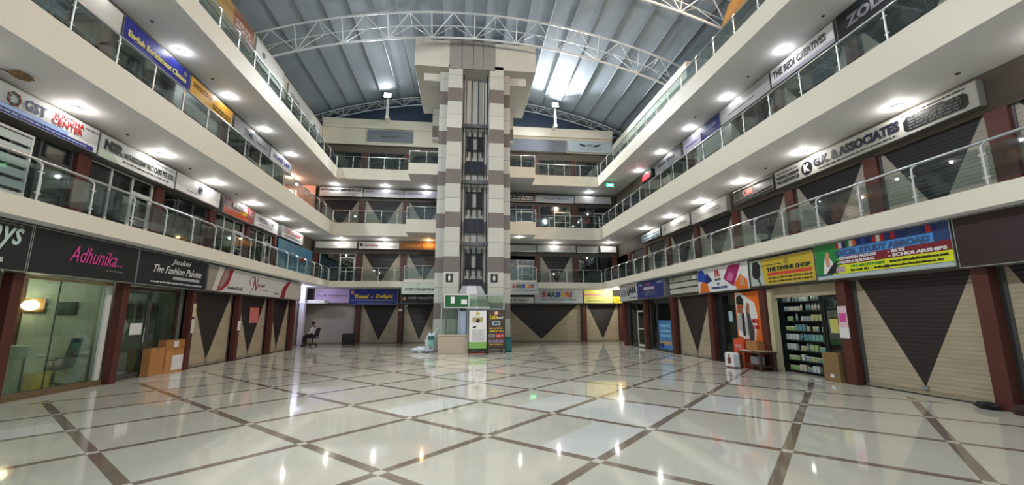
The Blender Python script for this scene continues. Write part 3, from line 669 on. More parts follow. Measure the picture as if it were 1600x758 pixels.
# ---- first floor, right
t, W, H = S_('R', 12.27, 6.67, 5.68, 6.24, 10.15, OFFW, 'very long white G.K. & ASSOCIATES signboard on the right first floor')
SP(t, .06, .95, .41, .47, DGREY); T(t, '9830134809', .06, 1.0, .24, .36, DGREY, bold=.04); T(t, '9816254918', .06, 1.0, .09, .21, DGREY, bold=.04)
obj('logo_disc', MB().disc((1.30, -.008, .26), .2, 'y', .01, 28), BLKG, t); text(t, 'K', 1.20, 1.42, .14, .38, -.016, WHITE, bold=.05)
T(t, 'G.K. & ASSOCIATES', 1.55, 4.05, .19, .45, C('ink', (44, 44, 66)), bold=.05); SP(t, 1.7, 3.95, .07, .14, DGREY)
SP(t, 4.1, 5.4, .46, .52, DGREY); SP(t, 4.2, 5.0, .4, .45, DGREY)
pl = poly(t, [(4.2, .08), (5.35, .08), (5.42, .14), (5.42, .34), (5.35, .4), (4.2, .4), (4.13, .34), (4.13, .14)], BLKG)
smallprint(t, 4.25, 5.3, .1, .38, -.008, GREY, 4, 6)
t, W, H = S_('R', 14.5, 12.45, 5.72, 6.26, 10.2, C('worn_box', (92, 88, 84)), 'broken dark sign housing with red letters left of the G.K. board')
T(t, 'CARE', .55, 1.05, .2, .42, C('salmon', (214, 120, 110)), bold=.04); obj('pipe', MB().tube([(.02, -.06, .1), (W-.02, -.06, .13)], .03, 8), GREYM, t, True); obj('pipe', MB().tube([(.02, -.05, .5), (W-.02, -.05, .46)], .02, 8), ALU, t, True)
t, W, H = S_('R', 17.45, 14.85, 5.62, 6.24, 10.1, OFFW, 'larger blank white signboard, slightly lit from above, right first floor')
SP(t, .4, 2.2, .2, .42, C('faint', (176, 176, 172)), 2)
t, W, H = S_('R', 20.35, 17.6, 5.66, 6.22, 10.12, OFFW, 'smaller dull white signboard left of the larger blank one')
SP(t, .9, 2.4, .18, .36, MATS['print_faint'], 2); obj('emblem', MB().disc((.35, -.006, .3), .1, 'y', .008), GREY, t)
t, W, H = S_('R', 22.9, 20.6, 5.75, 6.2, 10.15, LBLUE, 'small bluish white sign with dark lines at the right back corner')
panel(t, .02, W-.02, .08, .12, DGREY); panel(t, .02, W-.02, .26, .3, DGREY)
# ---- second floor, right
t, W, H = S_('R', 9.4, 6.7, 9.0, 9.76, 10.15, BLKG, 'black signboard with dull ZOLLER lettering at the top right')
T(t, 'ZOLLER', .3, 1.95, .2, .52, C('pewter', (110, 112, 120)), bold=.05)
t, W, H = S_('R', 11.95, 9.48, 9.08, 9.72, 10.15, WHITE, 'white BEDI CREATIVES signboard')
T(t, 'THE BEDI CREATIVES', .12, 2.2, .26, .5, DGREY, bold=.02); panel(t, .02, W-.02, .02, .14, C('lilac_grey', (176, 170, 190)))
t, W, H = S_('R', 14.8, 12.0, 9.08, 9.72, 10.15, C('ash', (176, 176, 178)), 'long blank light grey signboard left of the BEDI CREATIVES one')
SP(t, .5, 2.0, .2, .3, GREY)
t, W, H = S_('R', 16.2, 14.85, 9.05, 9.72, 10.15, C('indigo', (44, 44, 120)), 'short indigo signboard on the right second floor')
SP(t, .2, 1.1, .3, .5, LBLUE, 2)
t, W, H = S_('R', 17.75, 16.25, 9.05, 9.70, 10.15, C('lilac_white', (206, 200, 222)), 'short lilac white signboard beside the indigo one')
SP(t, .2, 1.2, .2, .3, BLUE)
t, W, H = S_('R', 20.7, 17.95, 9.05, 9.66, 10.15, C('slate', (130, 134, 140)), 'slate grey signboard with dark letters, right second floor')
T(t, 'MARK JEWEL', .4, 2.2, .22, .42, DGREY, bold=.02)
t = wthing('neon_sign', 'small glowing red sign near the far end of the right second floor', 'neon sign', 'R', -22.4, 10.1, 9.1)
obj('backing', MB().box(0, 1.3, 0, .22, 0, .5), BLKG, t); text(t, 'Bliss', .15, 1.15, .1, .42, -.01, emit('neon_red', (255, 60, 70), 3.5), bold=.03, shear=.3)
# ---- back wall, first floor
t, W, H = S_('B', -9.2, -6.68, 5.84, 6.26, 27.05, OFFW, 'blank white signboard in the left back corner, first floor')
SP(t, .5, 1.5, .12, .18, MATS['print_faint'])
t, W, H = S_('B', -6.6, -4.1, 5.82, 6.26, 27.05, WHITE, 'white signboard reading THE ROUTINES on the back first floor')
T(t, 'THE ROUTINES', .3, 1.2, .18, .28, RED, bold=.02); obj('emblem', MB().disc((.16, -.006, .26), .1, 'y', .008), BLACK, t); SP(t, 1.3, 2.3, .14, .2, GREY)
t, W, H = S_('B', -4.05, -1.45, 5.82, 6.30, 27.05, C('copper', (176, 110, 60)), 'copper coloured VARSHA FASHION signboard under the amber light')
T(t, 'VARSHA FASHION', .3, 2.5, .12, .34, C('gold', (240, 190, 100)), bold=.03)
t, W, H = S_('B', 2.3, 4.72, 5.78, 6.22, 27.05, C('worn_white', (168, 172, 170)), 'weathered pale sign touching the tower on its right, first floor')
t, W, H = S_('B', 4.8, 7.35, 5.80, 6.24, 27.05, MATS['print_worn_white'], 'weathered pale sign with faint red print, first floor right of tower')
SP(t, 1.1, 2.2, .16, .28, C('faded_red', (180, 120, 115)))
t, W, H = S_('B', 7.42, 8.95, 5.78, 6.2, 27.05, MATS['print_worn_white'], 'weathered pale sign left of the bright back corner sign')
t, W, H = S_('B', 9.0, 10.1, 5.82, 6.22, 26.9, WHITE, 'glaring white sign under the corner light, back first floor')
SP(t, .1, 1.0, .08, .14, GREY)
# ---- back wall, second floor
t, W, H = S_('B', -9.2, -6.55, 9.2, 9.76, 27.05, OFFW, 'white RATHAKAR IMPORTS LLP signboard')
T(t, 'RATHAKAR IMPORTS LLP', .06, 2.55, .34, .48, C('ink', (44, 44, 66)), bold=.04); SP(t, .15, 2.4, .08, .24, MATS['print_faint'], 2)
t, W, H = S_('B', -6.5, -4.0, 9.22, 9.72, 27.05, C('mist2', (178, 180, 186)), 'grey white signboard right of the RATHAKAR one')
SP(t, .15, .7, .3, .38, DGREY); SP(t, 1.5, 2.3, .24, .36, GREY)
t, W, H = S_('B', -3.95, -1.45, 9.22, 9.72, 27.05, C('lavender_white', (196, 194, 206)), 'lavender white signboard close to the tower, second floor')
SP(t, .3, 1.2, .24, .34, GREY)
t, W, H = S_('B', 2.3, 4.7, 9.2, 9.7, 27.05, BLKG, 'dark signboard with rows of tiny white letters right of the tower')
SP(t, .1, 2.3, .08, .42, WHITE, 2, 9)
t, W, H = S_('B', 4.75, 7.35, 9.18, 9.66, 27.05, C('blue_grey', (150, 168, 178)), 'pale blue grey signboard on the back second floor right of tower')
T(t, 'SHREE SHYAM & CO', .5, 2.2, .22, .34, C('ink', (44, 44, 66)), bold=.01)
t, W, H = S_('B', 7.4, 9.95, 9.18, 9.68, 27.05, C('ash', (176, 176, 178)), 'light grey signboard with a hanging cable in the right back corner')
obj('cable', MB().tube([(1.5, -.03, .5), (1.42, -.05, .3), (1.35, -.05, .12)], .012, 6), BLACK, t, True)
# ---- back wall, third floor
t, W, H = S_('B', -6.52, -3.56, 13.06, 13.86, 27.18, C('storm', (118, 124, 134)), 'grey banner on the back top band, left of the tower')
SP(t, .9, 2.3, .3, .42, DGREY)
t, W, H = S_('B', 2.9, 6.95, 12.85, 13.72, 27.18, C('storm2', (104, 110, 120)), 'dark grey banner on the back top band, right of the tower')
t, W, H = S_('B', 7.05, 10.2, 12.9, 13.75, 27.18, C('ice', (176, 194, 206)), 'pale blue banner with a winged logo on the back top band')
T(t, 'CFA', 1.35, 1.8, .42, .62, DGREY, shear=.2, bold=.02); SP(t, .8, 2.4, .2, .28, GREY)
for s in (-1, 1): poly(t, [(1.57+s*(.3), .42), (1.57+s*(.6), .45), (1.57+s*.85, .68), (1.57+s*.6, .6), (1.57+s*.32, .56)][::s], BLKG, name='wing')
# ---- ground floor, left
GZ = 2.40
t, W, H = S_('L', 5.2, 8.78, 2.40, 3.28, -8.1, BLKG, 'black shop sign ending in AYS at the far left edge')
T(t, 'ays', 2.86, 3.42, .32, .78, C('pale_cyan', (190, 214, 206)), shear=.3, bold=.01); SP(t, 2.4, 3.45, .80, .85, GREY); T(t, 'HOME', 2.55, 3.15, .14, .22, WHITE, bold=.03)
t, W, H = S_('L', 8.8, 11.45, 2.40, 3.28, -8.1, C('black_green', (20, 28, 28)), 'black signboard with pink Adhunika lettering')
T(t, 'Adhunika', .8, 2.0, .32, .66, PINK, shear=.4, bold=.0); SP(t, 2.02, 2.2, .34, .38, PINK); SP(t, 1.75, 2.25, .2, .25, GREY)
t, W, H = S_('L', 11.47, 14.38, 2.40, 3.28, -8.1, C('blue_black', (20, 24, 34)), 'dark blue black signboard of Jankei, The Fashion Palette')
T(t, 'Jankei', 1.2, 2.05, .60, .80, WHITE, shear=.35, bold=.0); T(t, 'The Fashion Palette', .55, 2.6, .36, .56, WHITE, shear=.35, bold=.0)
panel(t, 1.35, 2.55, .22, .30, C('silver', (170, 176, 184))); SP(t, .5, 2.7, .08, .15, WHITE, 1, 7)
t, W, H = S_('L', 14.42, 22.3, 2.42, 3.26, -8.1, C('pearl', (206, 208, 206)), 'long pearl white banner with a red N logo and red leaf shapes')
poly(t, [(.0, .02), (.35, .02), (.62, .82), (.0, .82)], C('stone_print', (150, 144, 134))); poly(t, [(.3, .02), (.5, .02), (.82, .82), (.6, .82)], OFFW, y=-.01)
poly(t, [(.55, .02), (.85, .04), (1.25, .3), (1.5, .82), (.95, .82)], C('crimson', (150, 28, 54)), y=-.008); poly(t, [(.62, .08), (.9, .2), (1.15, .5), (1.2, .8), (.98, .8)], C('sepia', (150, 130, 120)), y=-.012)
T(t, 'N', 2.95, 3.35, .18, .72, C('wine', (150, 50, 66)), shear=.35, bold=-.01); T(t, 'ysani', 3.3, 3.95, .30, .5, C('wine', (150, 50, 66)), shear=.3, bold=-.005)
obj('flourish', MB().tube([(2.75, -.006, .35), (2.7, -.006, .55), (2.9, -.006, .7), (3.1, -.006, .6), (3.0, -.006, .3), (2.8, -.006, .08)], .012, 6), C('wine', (150, 50, 66)), t)
SP(t, 3.4, 4.3, .22, .25, C('wine', (150, 50, 66))); T(t, 'London Ki Gali', 1.2, 2.2, .12, .24, DGREY, shear=.3, bold=0); SP(t, 4.8, 5.3, .12, .22, GREY, 2)
poly(t, [(5.5, .02), (5.95, .02), (6.1, .4), (6.55, .82), (6.2, .78), (5.7, .45)], C('crimson', (150, 28, 54)), y=-.008); poly(t, [(6.0, .02), (W-.02, .02), (W-.02, .82), (6.6, .82), (6.15, .4)], C('stone_white', (196, 194, 184)), y=-.01)
# ---- ground floor, right
t, W, H = S_('R', 23.2, 20.75, 2.42, 3.30, 8.8, C('silver_white', (196, 198, 202)), 'pale sign with tall uneven black letters at the far right ground floor')
T(t, 'KALA', .25, 1.25, .25, .62, DGREY, bold=-.01); T(t, 'JABA', 1.25, 2.3, .25, .72, BLACK, bold=.03); SP(t, 1.3, 2.3, .12, .19, BLACK)
t, W, H = S_('R', 20.7, 17.85, 2.44, 3.30, 8.8, C('navy_banner', (44, 52, 122)), 'navy blue banner right of the pale sign with tall letters')
panel(t, .7, 1.9, .42, .54, C('rose_white', (200, 176, 190))); SP(t, .95, 1.5, .6, .76, C('coral', (190, 110, 110)), 2); SP(t, .8, 2.0, .14, .38, GREY, 3); SP(t, .15, .55, .62, .76, LBLUE, 2); SP(t, 2.2, 2.75, .64, .78, LBLUE, 2)
t, W, H = S_('R', 15.08, 12.17, 2.42, 3.30, 8.8, WHITE, 'white signboard with a red M and orange, blue and magenta pictures')
poly(t, [(.02, .45), (.3, .4), (.55, .3), (.85, .38), (.35, .84), (.05, .84)], BLUE); poly(t, [(.5, .34), (.95, .4), (.62, .74)], NAVY, y=-.009); poly(t, [(.12, .02), (.75, .02), (.62, .3), (.35, .42), (.18, .3)], ORANGE, y=-.009)
poly(t, [(1.6, .42), (2.12, .12), (2.55, .84), (1.92, .84)], MAG); poly(t, [(1.75, .38), (2.05, .3), (2.2, .5), (1.95, .62)], C('rose', (196, 110, 150)), y=-.01); poly(t, [(2.15, .2), (2.3, .02), (2.85, .02), (2.8, .3), (2.5, .5)], ORANGE, y=-.009)
poly(t, [(2.45, .12), (2.7, .1), (2.65, .4), (2.5, .42)], SKIN, y=-.012)
for a, b in ((1.12, 1.18), (1.24, 1.3)): poly(t, [(a, .52), (b, .52), (b+.02, .76), (a, .78)], RED, y=-.008, name='logo_bar')
poly(t, [(1.37, .52), (1.43, .52), (1.33, .74), (1.28, .72)], RED, y=-.008, name='logo_bar')
T(t, 'MUFTI', 1.12, 1.44, .38, .46, DGREY, bold=.03); T(t, 'THE', 1.22, 1.36, .24, .30, NAVY, bold=.02); T(t, 'EXPERIENCE STORE', .88, 1.78, .10, .18, NAVY, bold=.02)
t, W, H = S_('R', 12.1, 9.65, 2.46, 3.24, 8.8, C('mustard', (196, 172, 52)), 'mustard yellow THE DIVINE SHOP signboard')
poly(t, [(.02, .02), (.6, .02), (.5, .76), (.02, .76)], C('dove', (176, 190, 180))); poly(t, [(.1, .3), (.2, .22), (.35, .2), (.45, .32), (.47, .6), (.35, .74), (.15, .72), (.1, .5)], BLKG, y=-.01, name='portrait')
poly(t, [(.3, .2), (.4, .02), (.46, .02), (.38, .24)], DGREY, y=-.012, name='portrait')
T(t, 'THE DIVINE SHOP', .74, 2.32, .38, .50, C('teal_ink', (24, 50, 54)), bold=.03); panel(t, .74, 2.34, .26, .35, C('brick_red', (200, 70, 50))); SP(t, .76, 2.35, .16, .23, BROWN); SP(t, .76, 2.35, .06, .13, BROWN)
SP(t, .5, 1.3, .56, .6, BROWN); obj('emblem', MB().disc((1.5, -.006, .62), .08, 'y', .006), C('bronze', (150, 130, 60)), t)
t, W, H = S_('R', 9.62, 6.58, 2.44, 3.31, 8.8, C('deep_blue', (32, 58, 110)), 'bright EXCEL STUDY ABROAD banner with flags and a student picture')
poly(t, [(.01, .12), (.62, .12), (.75, .86), (.01, .86)], C('leaf_green', (34, 130, 60))); poly(t, [(.2, .14), (.48, .14), (.5, .4), (.4, .55), (.28, .5)], WHITE, y=-.01, name='portrait')
poly(t, [(.32, .3), (.42, .3), (.43, .62), (.34, .66), (.3, .55)], SKIN, y=-.013, name='portrait'); poly(t, [(.3, .14), (.55, .14), (.62, .42), (.45, .3)], BLKG, y=-.015, name='portrait')
panel(t, .5, W-.3, .50, .68, SKY); T(t, 'EXCEL STUDY ABROAD', .6, W-.36, .52, .65, C('teal_blue', (60, 84, 128)), bold=.05)
panel(t, .55, W-.02, .31, .50, MAR); T(t, '- ADMISSION PROCESS', .62, 1.6, .42, .485, WHITE, bold=.04); T(t, '- PROFILE BUILDING', .62, 1.55, .33, .395, WHITE, bold=.04); T(t, '- IELTS', 1.85, 2.2, .42, .485, WHITE, bold=.05); T(t, '- SCHOLARSHIPS', 1.85, 2.95, .33, .40, WHITE, bold=.05)
panel(t, .45, W-.02, .10, .31, C('acid_yellow', (216, 222, 40))); T(t, '+91-8017771054', .95, 1.75, .22, .28, GREEN, bold=.03); T(t, 'www.exceladmissions.net', 1.85, 2.95, .22, .28, BLACK, bold=.03); T(t, 'Email ID : info@exceladmissions.in', .95, 2.85, .125, .19, BLACK, bold=.03)
panel(t, .55, .8, .14, .27, C('portrait_grey', (170, 150, 160)), y=-.008)
FX = [(.62, RED, WHITE, NAVY), (.9, GREEN, WHITE, ORANGE), (1.2, NAVY, BLUE, NAVY), (1.55, RED, WHITE, RED), (1.95, RED, NAVY, NAVY), (2.55, NAVY, RED, NAVY)]
for fx, c1, c2, c3 in FX:
    g = .085
    for q, c in enumerate((c1, c2, c3)): panel(t, fx+g*q, fx+g*(q+1), .70, .84, c, y=-.007, name='flag')
panel(t, .02, W-.02, .0, .09, C('pale_edge', (176, 190, 190)), y=-.006)
t, W, H = S_('R', 6.54, 3.2, 2.40, 3.31, 8.8, C('plum_black', (46, 28, 29)), 'big plain dark maroon signboard at the right edge')
# roller boxes, camera between navy banner and M sign
t = wthing('shutter_housing', 'stacked white shutter housings with a pipe between the navy banner and the M sign', 'shutter housing', 'R', -17.65, 8.95, 2.5)
for k in range(3): obj('housing_box', MB().box(.05, 2.5, .0, .12, .02+.25*k, .22+.25*k), mat('aged_white', (182, 182, 174), .5), t, bevel=.01)
obj('pipe', MB().tube([(.03, -.07, .74), (2.5, -.07, .78)], .025, 8), GREYM, t, True); obj('pipe', MB().tube([(.5, -.07, .5), (.5, -.07, .78)], .02, 8), GREYM, t, True)
obj('camera', MB().box(2.2, 2.42, -.16, -.04, .5, .62), WHITEM, t, bevel=.02)
# ---- ground floor, back wall
t, W, H = S_('B', -9.0, -6.98, 2.45, 3.30, 27.05, C('lilac_sign', (198, 172, 212)), 'lilac PALAK PAHARWAL sign above the plain beige shutter')
T(t, 'PALAK PAHARWAL', .12, 1.95, .38, .50, C('ink', (44, 44, 66)), bold=.0); poly(t, [(.02, .55), (1.0, .83), (.02, .83)], C('violet_shade', (176, 150, 176)))
t = wthing('ledge', 'white ledge box under the slab in the back left corner', 'ledge', 'B', -9.5, 26.35, 2.4)
obj('body', MB().box(0, 1.3, 0, .69, 0, .2), WHITEM, t, bevel=.01)
t, W, H = S_('B', -6.95, -4.05, 2.34, 3.30, 27.03, C('cobalt', (28, 46, 130)), 'cobalt blue Travel 4 Delight signboard')
T(t, 'Travel', .28, 1.15, .38, .64, YEL, shear=.25, bold=.05); T(t, '4', 1.27, 1.4, .42, .56, LBLUE, bold=.03); T(t, 'Delight', 1.55, 2.62, .36, .64, YEL, shear=.25, bold=.05)
SP(t, .15, 2.7, .24, .33, WHITE, 1, 5); SP(t, .5, 2.4, .08, .13, LBLUE); SP(t, 1.9, 2.7, .76, .8, LBLUE); obj('logo_disc', MB().disc((.16, -.006, .76), .1, 'y', .008), C('peach', (220, 150, 130)), t)
t, W, H = S_('B', -3.85, -1.6, 2.42, 3.0, 27.05, BLKG, 'black COZY COLLECTION signboard behind the pale green one')
T(t, 'COZY COLLECTION', .42, 2.2, .28, .42, WHITE, bold=.04); SP(t, .6, 2.1, .14, .2, GREY); obj('logo_disc', MB().disc((.2, -.006, .3), .12, 'y', .008), C('cream_logo', (226, 180, 140)), t)
t, W, H = S_('B', -3.44, -1.5, 2.84, 3.5, 24.08, C('mint_white', (200, 212, 198)), 'pale green COZY COLLECTION signboard hanging from the left balcony')
T(t, 'COZY COLLECTION', .2, 1.85, .2, .34, BLKG, bold=.04); SP(t, .4, 1.7, .09, .14, GREY); obj('crescent', MB().tube([(.93+.09*math.cos(q), -.006, .48+.09*math.sin(q)) for q in [.8+k*.5 for k in range(9)]], .014, 6), GREY, t)
t, W, H = S_('B', 2.5, 4.28, 2.84, 3.56, 24.08, C('grey_white', (176, 182, 186)), 'smaller SARBANI signboard hanging from the right balcony')
def sarbani(t, x0, x1, z0, z1):
    cs = [RED, BLACK, C('forest', (40, 110, 60)), BLUE, YEL, C('orange_red', (220, 80, 30)), MAR]; n = 7; w_ = (x1-x0)/n
    for i, ch in enumerate('SARBANI'): T(t, ch, x0+w_*i, x0+w_*(i+(1 if ch != 'I' else .5))-.008, z0, z1, cs[i], bold=.05, shear=.15)
sarbani(t, .25, 1.6, .38, .6); T(t, "Women's Apparel Shop", .25, 1.65, .2, .28, C('steel_ink', (90, 96, 110)), bold=.01)
t, W, H = S_('B', 4.55, 7.74, 2.46, 3.34, 27.03, C('grey_white2', (190, 196, 202)), 'larger SARBANI signboard with multicoloured letters')
sarbani(t, .45, 2.65, .38, .72); T(t, "Women's Apparel Shop", .45, 2.75, .16, .28, C('steel_ink', (90, 96, 110)), bold=.03)
t, W, H = S_('B', 2.4, 4.5, 2.46, 2.85, 27.05, WHITE, 'low white strip sign with slanted handwriting beneath the small SARBANI board')
T(t, 'Set in Style', .3, 1.7, .08, .28, DGREY, shear=.35, bold=0)
t, W, H = S_('B', 7.8, 9.75, 2.46, 3.32, 27.03, C('butter', (236, 226, 130)), 'pale yellow banner lit brightly in the back right corner')
panel(t, .02, W-.02, .5, .58, C('salmon2', (226, 150, 140))); SP(t, .2, 1.8, .12, .2, GREEN); SP(t, .2, 1.8, .3, .42, C('peach_print', (220, 190, 150)))
t, W, H = S_('B', 9.78, 10.55, 2.46, 2.9, 27.0, YEL, 'small vivid yellow banner tucked into the back right corner')
SP(t, .1, .7, .1, .3, ORANGE, 2)
def exit_sign(loc, rz, label, w_=.42):
    t = thing('exit_sign', label, 'exit sign', loc, rz); obj('box', MB().box(-w_/2, w_/2, 0, .05, 0, .24), BLKG, t)
    obj('lit_face', MB().box(-w_/2+.01, w_/2-.01, -.006, 0, .01, .23), emit('exit_green', (60, 240, 150), 1.6), t); text(t, 'EXIT', -w_*.36, w_*.36, .06, .18, -.01, emit('exit_white', (190, 255, 220), 2.2), bold=.04)
    obj('rod', MB().tube([(0, .025, .24), (0, .025, .38)], .01, 6), GREYM, t)
    return t
exit_sign((4.18, 25.7, 2.95), 0, 'green lit exit sign under the slab beside the small SARBANI board')
exit_sign((8.9, 24.3, 9.5), 0, 'green lit exit sign under the third floor slab in the right back corner', .5)

# ================================================================== lift tower
tw = thing('lift_tower', 'tall lift tower with two tiled stone columns and a wide box head', 'lift tower', (0, 0, 0))
for a, b in ((-.98, -.24), (1.16, 1.90)): obj('column', MB().box(a, b, 20.3, 21.3, 0, 14.6), STONE, tw, bevel=.01)
for a, b in ((-1.42, -.98), (1.90, 2.28)): obj('side_pier', MB().box(a, b, 20.75, 24.4, 0, 14.4), STONE, tw)
HEAD = mat('head_plaster', (186, 184, 174), .6, var=.04, scale=1)
obj('machine_room', MB().box(-2.72, 3.62, 20.3, 21.3, 14.42, 15.95).box(-2.72, -1.42, 21.3, 25.6, 14.42, 15.95).box(2.28, 3.62, 21.3, 25.6, 14.42, 15.95), HEAD, tw, bevel=.01)
obj('head_panel', MB().box(-.92, 1.42, 20.24, 20.32, 14.35, 15.98), mat('head_panel_grey', (132, 130, 124), .5), tw)
for x in (-.3, .3, .8): obj('panel_joint', MB().box(x-.01, x+.01, 20.225, 20.24, 14.36, 15.97), DGREY, tw)
for a, b in ((-2.3, -1.42), (2.28, 3.2)): obj('underside_beam', MB().box(a, b, 21.0, 21.5, 14.0, 14.42), HEAD, tw)
for a, b in ((-2.1, -1.42), (2.28, 2.95)): obj('corner_block', MB().box(a, b, 24.9, 25.5, 12.4, 14.42), STONE, tw)
SHAFT = mat('shaft_board', (206, 204, 196), .5, var=.06, scale=2)
obj('shaft_wall', MB().box(-.24, 1.16, 21.45, 22.2, 0, 14.4), SHAFT, tw)
for x in (-.02, .28, .62, .94): obj('shaft_batten', MB().box(x-.02, x+.02, 21.42, 21.45, 3.0, 14.4), GREYM, tw)
for x in (-.17, 1.09): obj('guide_rail', MB().box(x-.03, x+.03, 21.0, 21.08, 2.6, 14.4), BLACKM, tw); obj('rail_trim', MB().tube([(x+.06, 20.95, 2.6), (x+.06, 20.95, 14.4)], .015, 6), STEEL, tw)
for z in (5.18, 8.42, 11.5): obj('cross_beam', MB().box(-.24, 1.16, 20.9, 21.1, z-.1, z+.1), GREYM, tw)
for z0, z1 in ((3.6, 5.0), (6.75, 8.25), (9.9, 11.3)):
    for x in (.08, .34, .60, .86): obj('window_bar', MB().box(x-.03, x+.03, 21.3, 21.36, z0, z1), BLACKM, tw)
    obj('window_frame', MB().box(.02, .92, 21.3, 21.37, z0+.35, z0+.42).box(.02, .92, 21.3, 21.37, z1-.3, z1-.24), BLACKM, tw)
    obj('window_pane', MB().box(.1, .34, 21.33, 21.34, z0+.42, z1-.3).box(.62, .86, 21.33, 21.34, z0+.42, z1-.3), BLKG, tw)
for z0, z1 in ((3.05, 3.45), (5.82, 6.55), (9.0, 9.65)): obj('landing_door', MB().box(-.02, .96, 21.2, 21.3, z0, z1), mat('landing_dark', (40, 44, 52), .3), tw)
for cx, side in ((-.69, 'left'), (1.45, 'right')):
    pl = obj('pictogram_plate', MB().box(cx-.16, cx+.16, 20.27, 20.3, 3.22, 3.62), BLACKM, tw)
    obj('pictogram', MB().box(cx-.05, cx+.05, 20.26, 20.27, 3.34, 3.5).disc((cx, 20.265, 3.55), .03, 'y', .01).box(cx-.035, cx-.008, 20.26, 20.27, 3.27, 3.34).box(cx+.008, cx+.035, 20.26, 20.27, 3.27, 3.34), WHITE, pl)
hood = thing('lift_hood', 'grey tapered hood between the columns above the lift entrance', 'hood', (.38, 19.9, 1.95))
obj('cladding', MB().add([(-.92, -.35, 0), (.86, -.35, 0), (.46, .5, 1.1), (-.44, .5, 1.1), (-.92, .9, 0), (.86, .9, 0), (.46, .9, 1.1), (-.44, .9, 1.1)], [(0, 1, 2, 3), (1, 5, 6, 2), (4, 0, 3, 7), (5, 4, 7, 6), (3, 2, 6, 7), (0, 4, 5, 1)]), mat('hood_grey', (158, 162, 164), .4), hood)
obj('cladding_strip', MB().add([(-.3, -.36, 0.0), (.3, -.36, 0), (.22, .49, 1.1), (-.22, .49, 1.1), (-.3, -.35, 0.0), (.3, -.35, 0), (.22, .5, 1.1), (-.22, .5, 1.1)], [(0, 1, 2, 3), (4, 7, 6, 5), (0, 3, 7, 4), (1, 5, 6, 2)]), C('pale_strip', (200, 206, 208)), hood)
gl = thing('lift_enclosure', 'glass enclosure with steel posts around the lift entrance', 'glass enclosure', (0, 19.62, 0))
for x in (-.98, -.2, .22, 1.86): obj('post', MB().box(x-.03, x+.03, -.03, .03, .80 if x < .2 else 0, 2.62), ALU, gl)
obj('top_rail', MB().box(-1.01, 1.89, -.035, .035, 2.54, 2.6).box(.22, 1.89, -.035, .035, 1.9, 1.96), ALU, gl)
for a, b in ((-.94, -.24), (.26, 1.82)): obj('glass_panel', MB().box(a, b, -.006, .006, .84, 2.52), glass('green_glass', (220, 232, 218), .06, .08, (160, 176, 160)), gl)
obj('lift_door', MB().box(-.17, .19, .1, .16, .02, 1.85), mat('lift_steel', (176, 190, 206), .25, .6), gl)
pd = thing('podium', 'beige stone podium box at the foot of the lift tower', 'podium', (0, 0, 0))
obj('body', MB().box(-1.08, .24, 19.2, 20.25, 0, .76), mat('podium_stone', (176, 166, 146), .35, var=.06, scale=3), pd, bevel=.01); obj('top_slab', MB().box(-1.1, .24, 19.17, 20.25, .76, .80), mat('podium_top', (190, 184, 168), .3), pd)
nb = thing('notice_board', 'green notice board with two white papers in front of the tower', 'notice board', (-.30, 19.28, 1.98))
obj('felt', MB().box(-.53, .53, 0, .03, .02, .58), C('board_green', (30, 96, 52), .8), nb); obj('frame', MB().box(-.56, .56, -.02, .04, 0, .035).box(-.56, .56, -.02, .04, .565, .6).box(-.56, -.525, -.02, .04, .035, .565).box(.525, .56, -.02, .04, .035, .565), WHITEM, nb)
for x0, x1, z0, z1 in ((-.27, -.09, .2, .5), (.2, .46, .17, .38)): obj('paper', MB().box(x0, x1, -.008, 0, z0, z1), WHITE, nb)
for x in (-.45, .45): obj('stand_post', MB().box(x-.02, x+.02, .04, .08, -1.18, .58), GREYM, nb)
def standee(x0, x1, label, build):
    t = thing('standee', label, 'standee', (x0, 19.02, 0)); W = x1-x0
    obj('frame', MB().box(0, .025, 0, .03, .0, 1.88).box(W-.025, W, 0, .03, .0, 1.88).box(0, W, 0, .03, 1.855, 1.88).box(0, W, 0, .03, .2, .225), BLACKM, t)
    for x in (.02, W-.02): obj('foot', MB().box(x-.02, x+.02, -.12, .30, 0, .025), BLACKM, t)
    obj('banner', MB().box(.02, W-.02, .004, .02, .22, 1.86), build[0], t); build[1](t, W); return t
def st_white(t, W):
    y = 0
    obj('green_foot', MB().box(.025, W-.025, -.002, .004, .22, .5), C('apple_green', (130, 180, 90)), t)
    obj('emblem', MB().disc((W*.5, 0, 1.72), .09, 'y', .008), C('gold_ring', (190, 180, 110)), t)
    obj('picture', MB().box(.17, .63, -.002, .004, 1.34, 1.56), C('hair_print', (176, 160, 110)), t); obj('picture', MB().prism([(.33, 1.34), (.45, 1.32), (.5, 1.45), (.42, 1.5), (.34, 1.46)], -.006, 0), BLKG, t)
    obj('picture', MB().prism([(.17, 1.1), (.3, 1.1), (.38, 1.2), (.2, 1.16)], -.006, 0), BLKG, t)
    smallprint(t, .17, .72, .55, 1.05, -.001, C('print_grey', (170, 172, 170)), 8, 4)
def st_brown(t, W):
    obj('emblem', MB().disc((W*.48, 0, 1.75), .08, 'y', .008), C('pink_shell', (230, 180, 160)), t)
    text(t, 'Lake', .08, .42, 1.48, 1.68, 0, YEL, shear=.3); text(t, 'wood', .42, .68, 1.5, 1.62, 0, WHITE, shear=.2)
    obj('badge', MB().box(.2, .55, -.002, .004, 1.22, 1.38), LBLUE, t); text(t, 'BIVE', .26, .5, 1.26, 1.34, -.006, BLKG, bold=.05)
    for z in (1.04, .92, .34): smallprint(t, .08, .7, z, z+.1, -.001, YEL, 1, int(z*10))
    obj('red_badge', MB().box(.34, .72, -.002, .004, .66, .86), RED, t); smallprint(t, .4, .68, .71, .82, -.004, WHITE, 1); smallprint(t, .05, .32, .68, .84, -.001, OFFW, 3); smallprint(t, .05, .7, .46, .6, -.001, LILAC, 2)
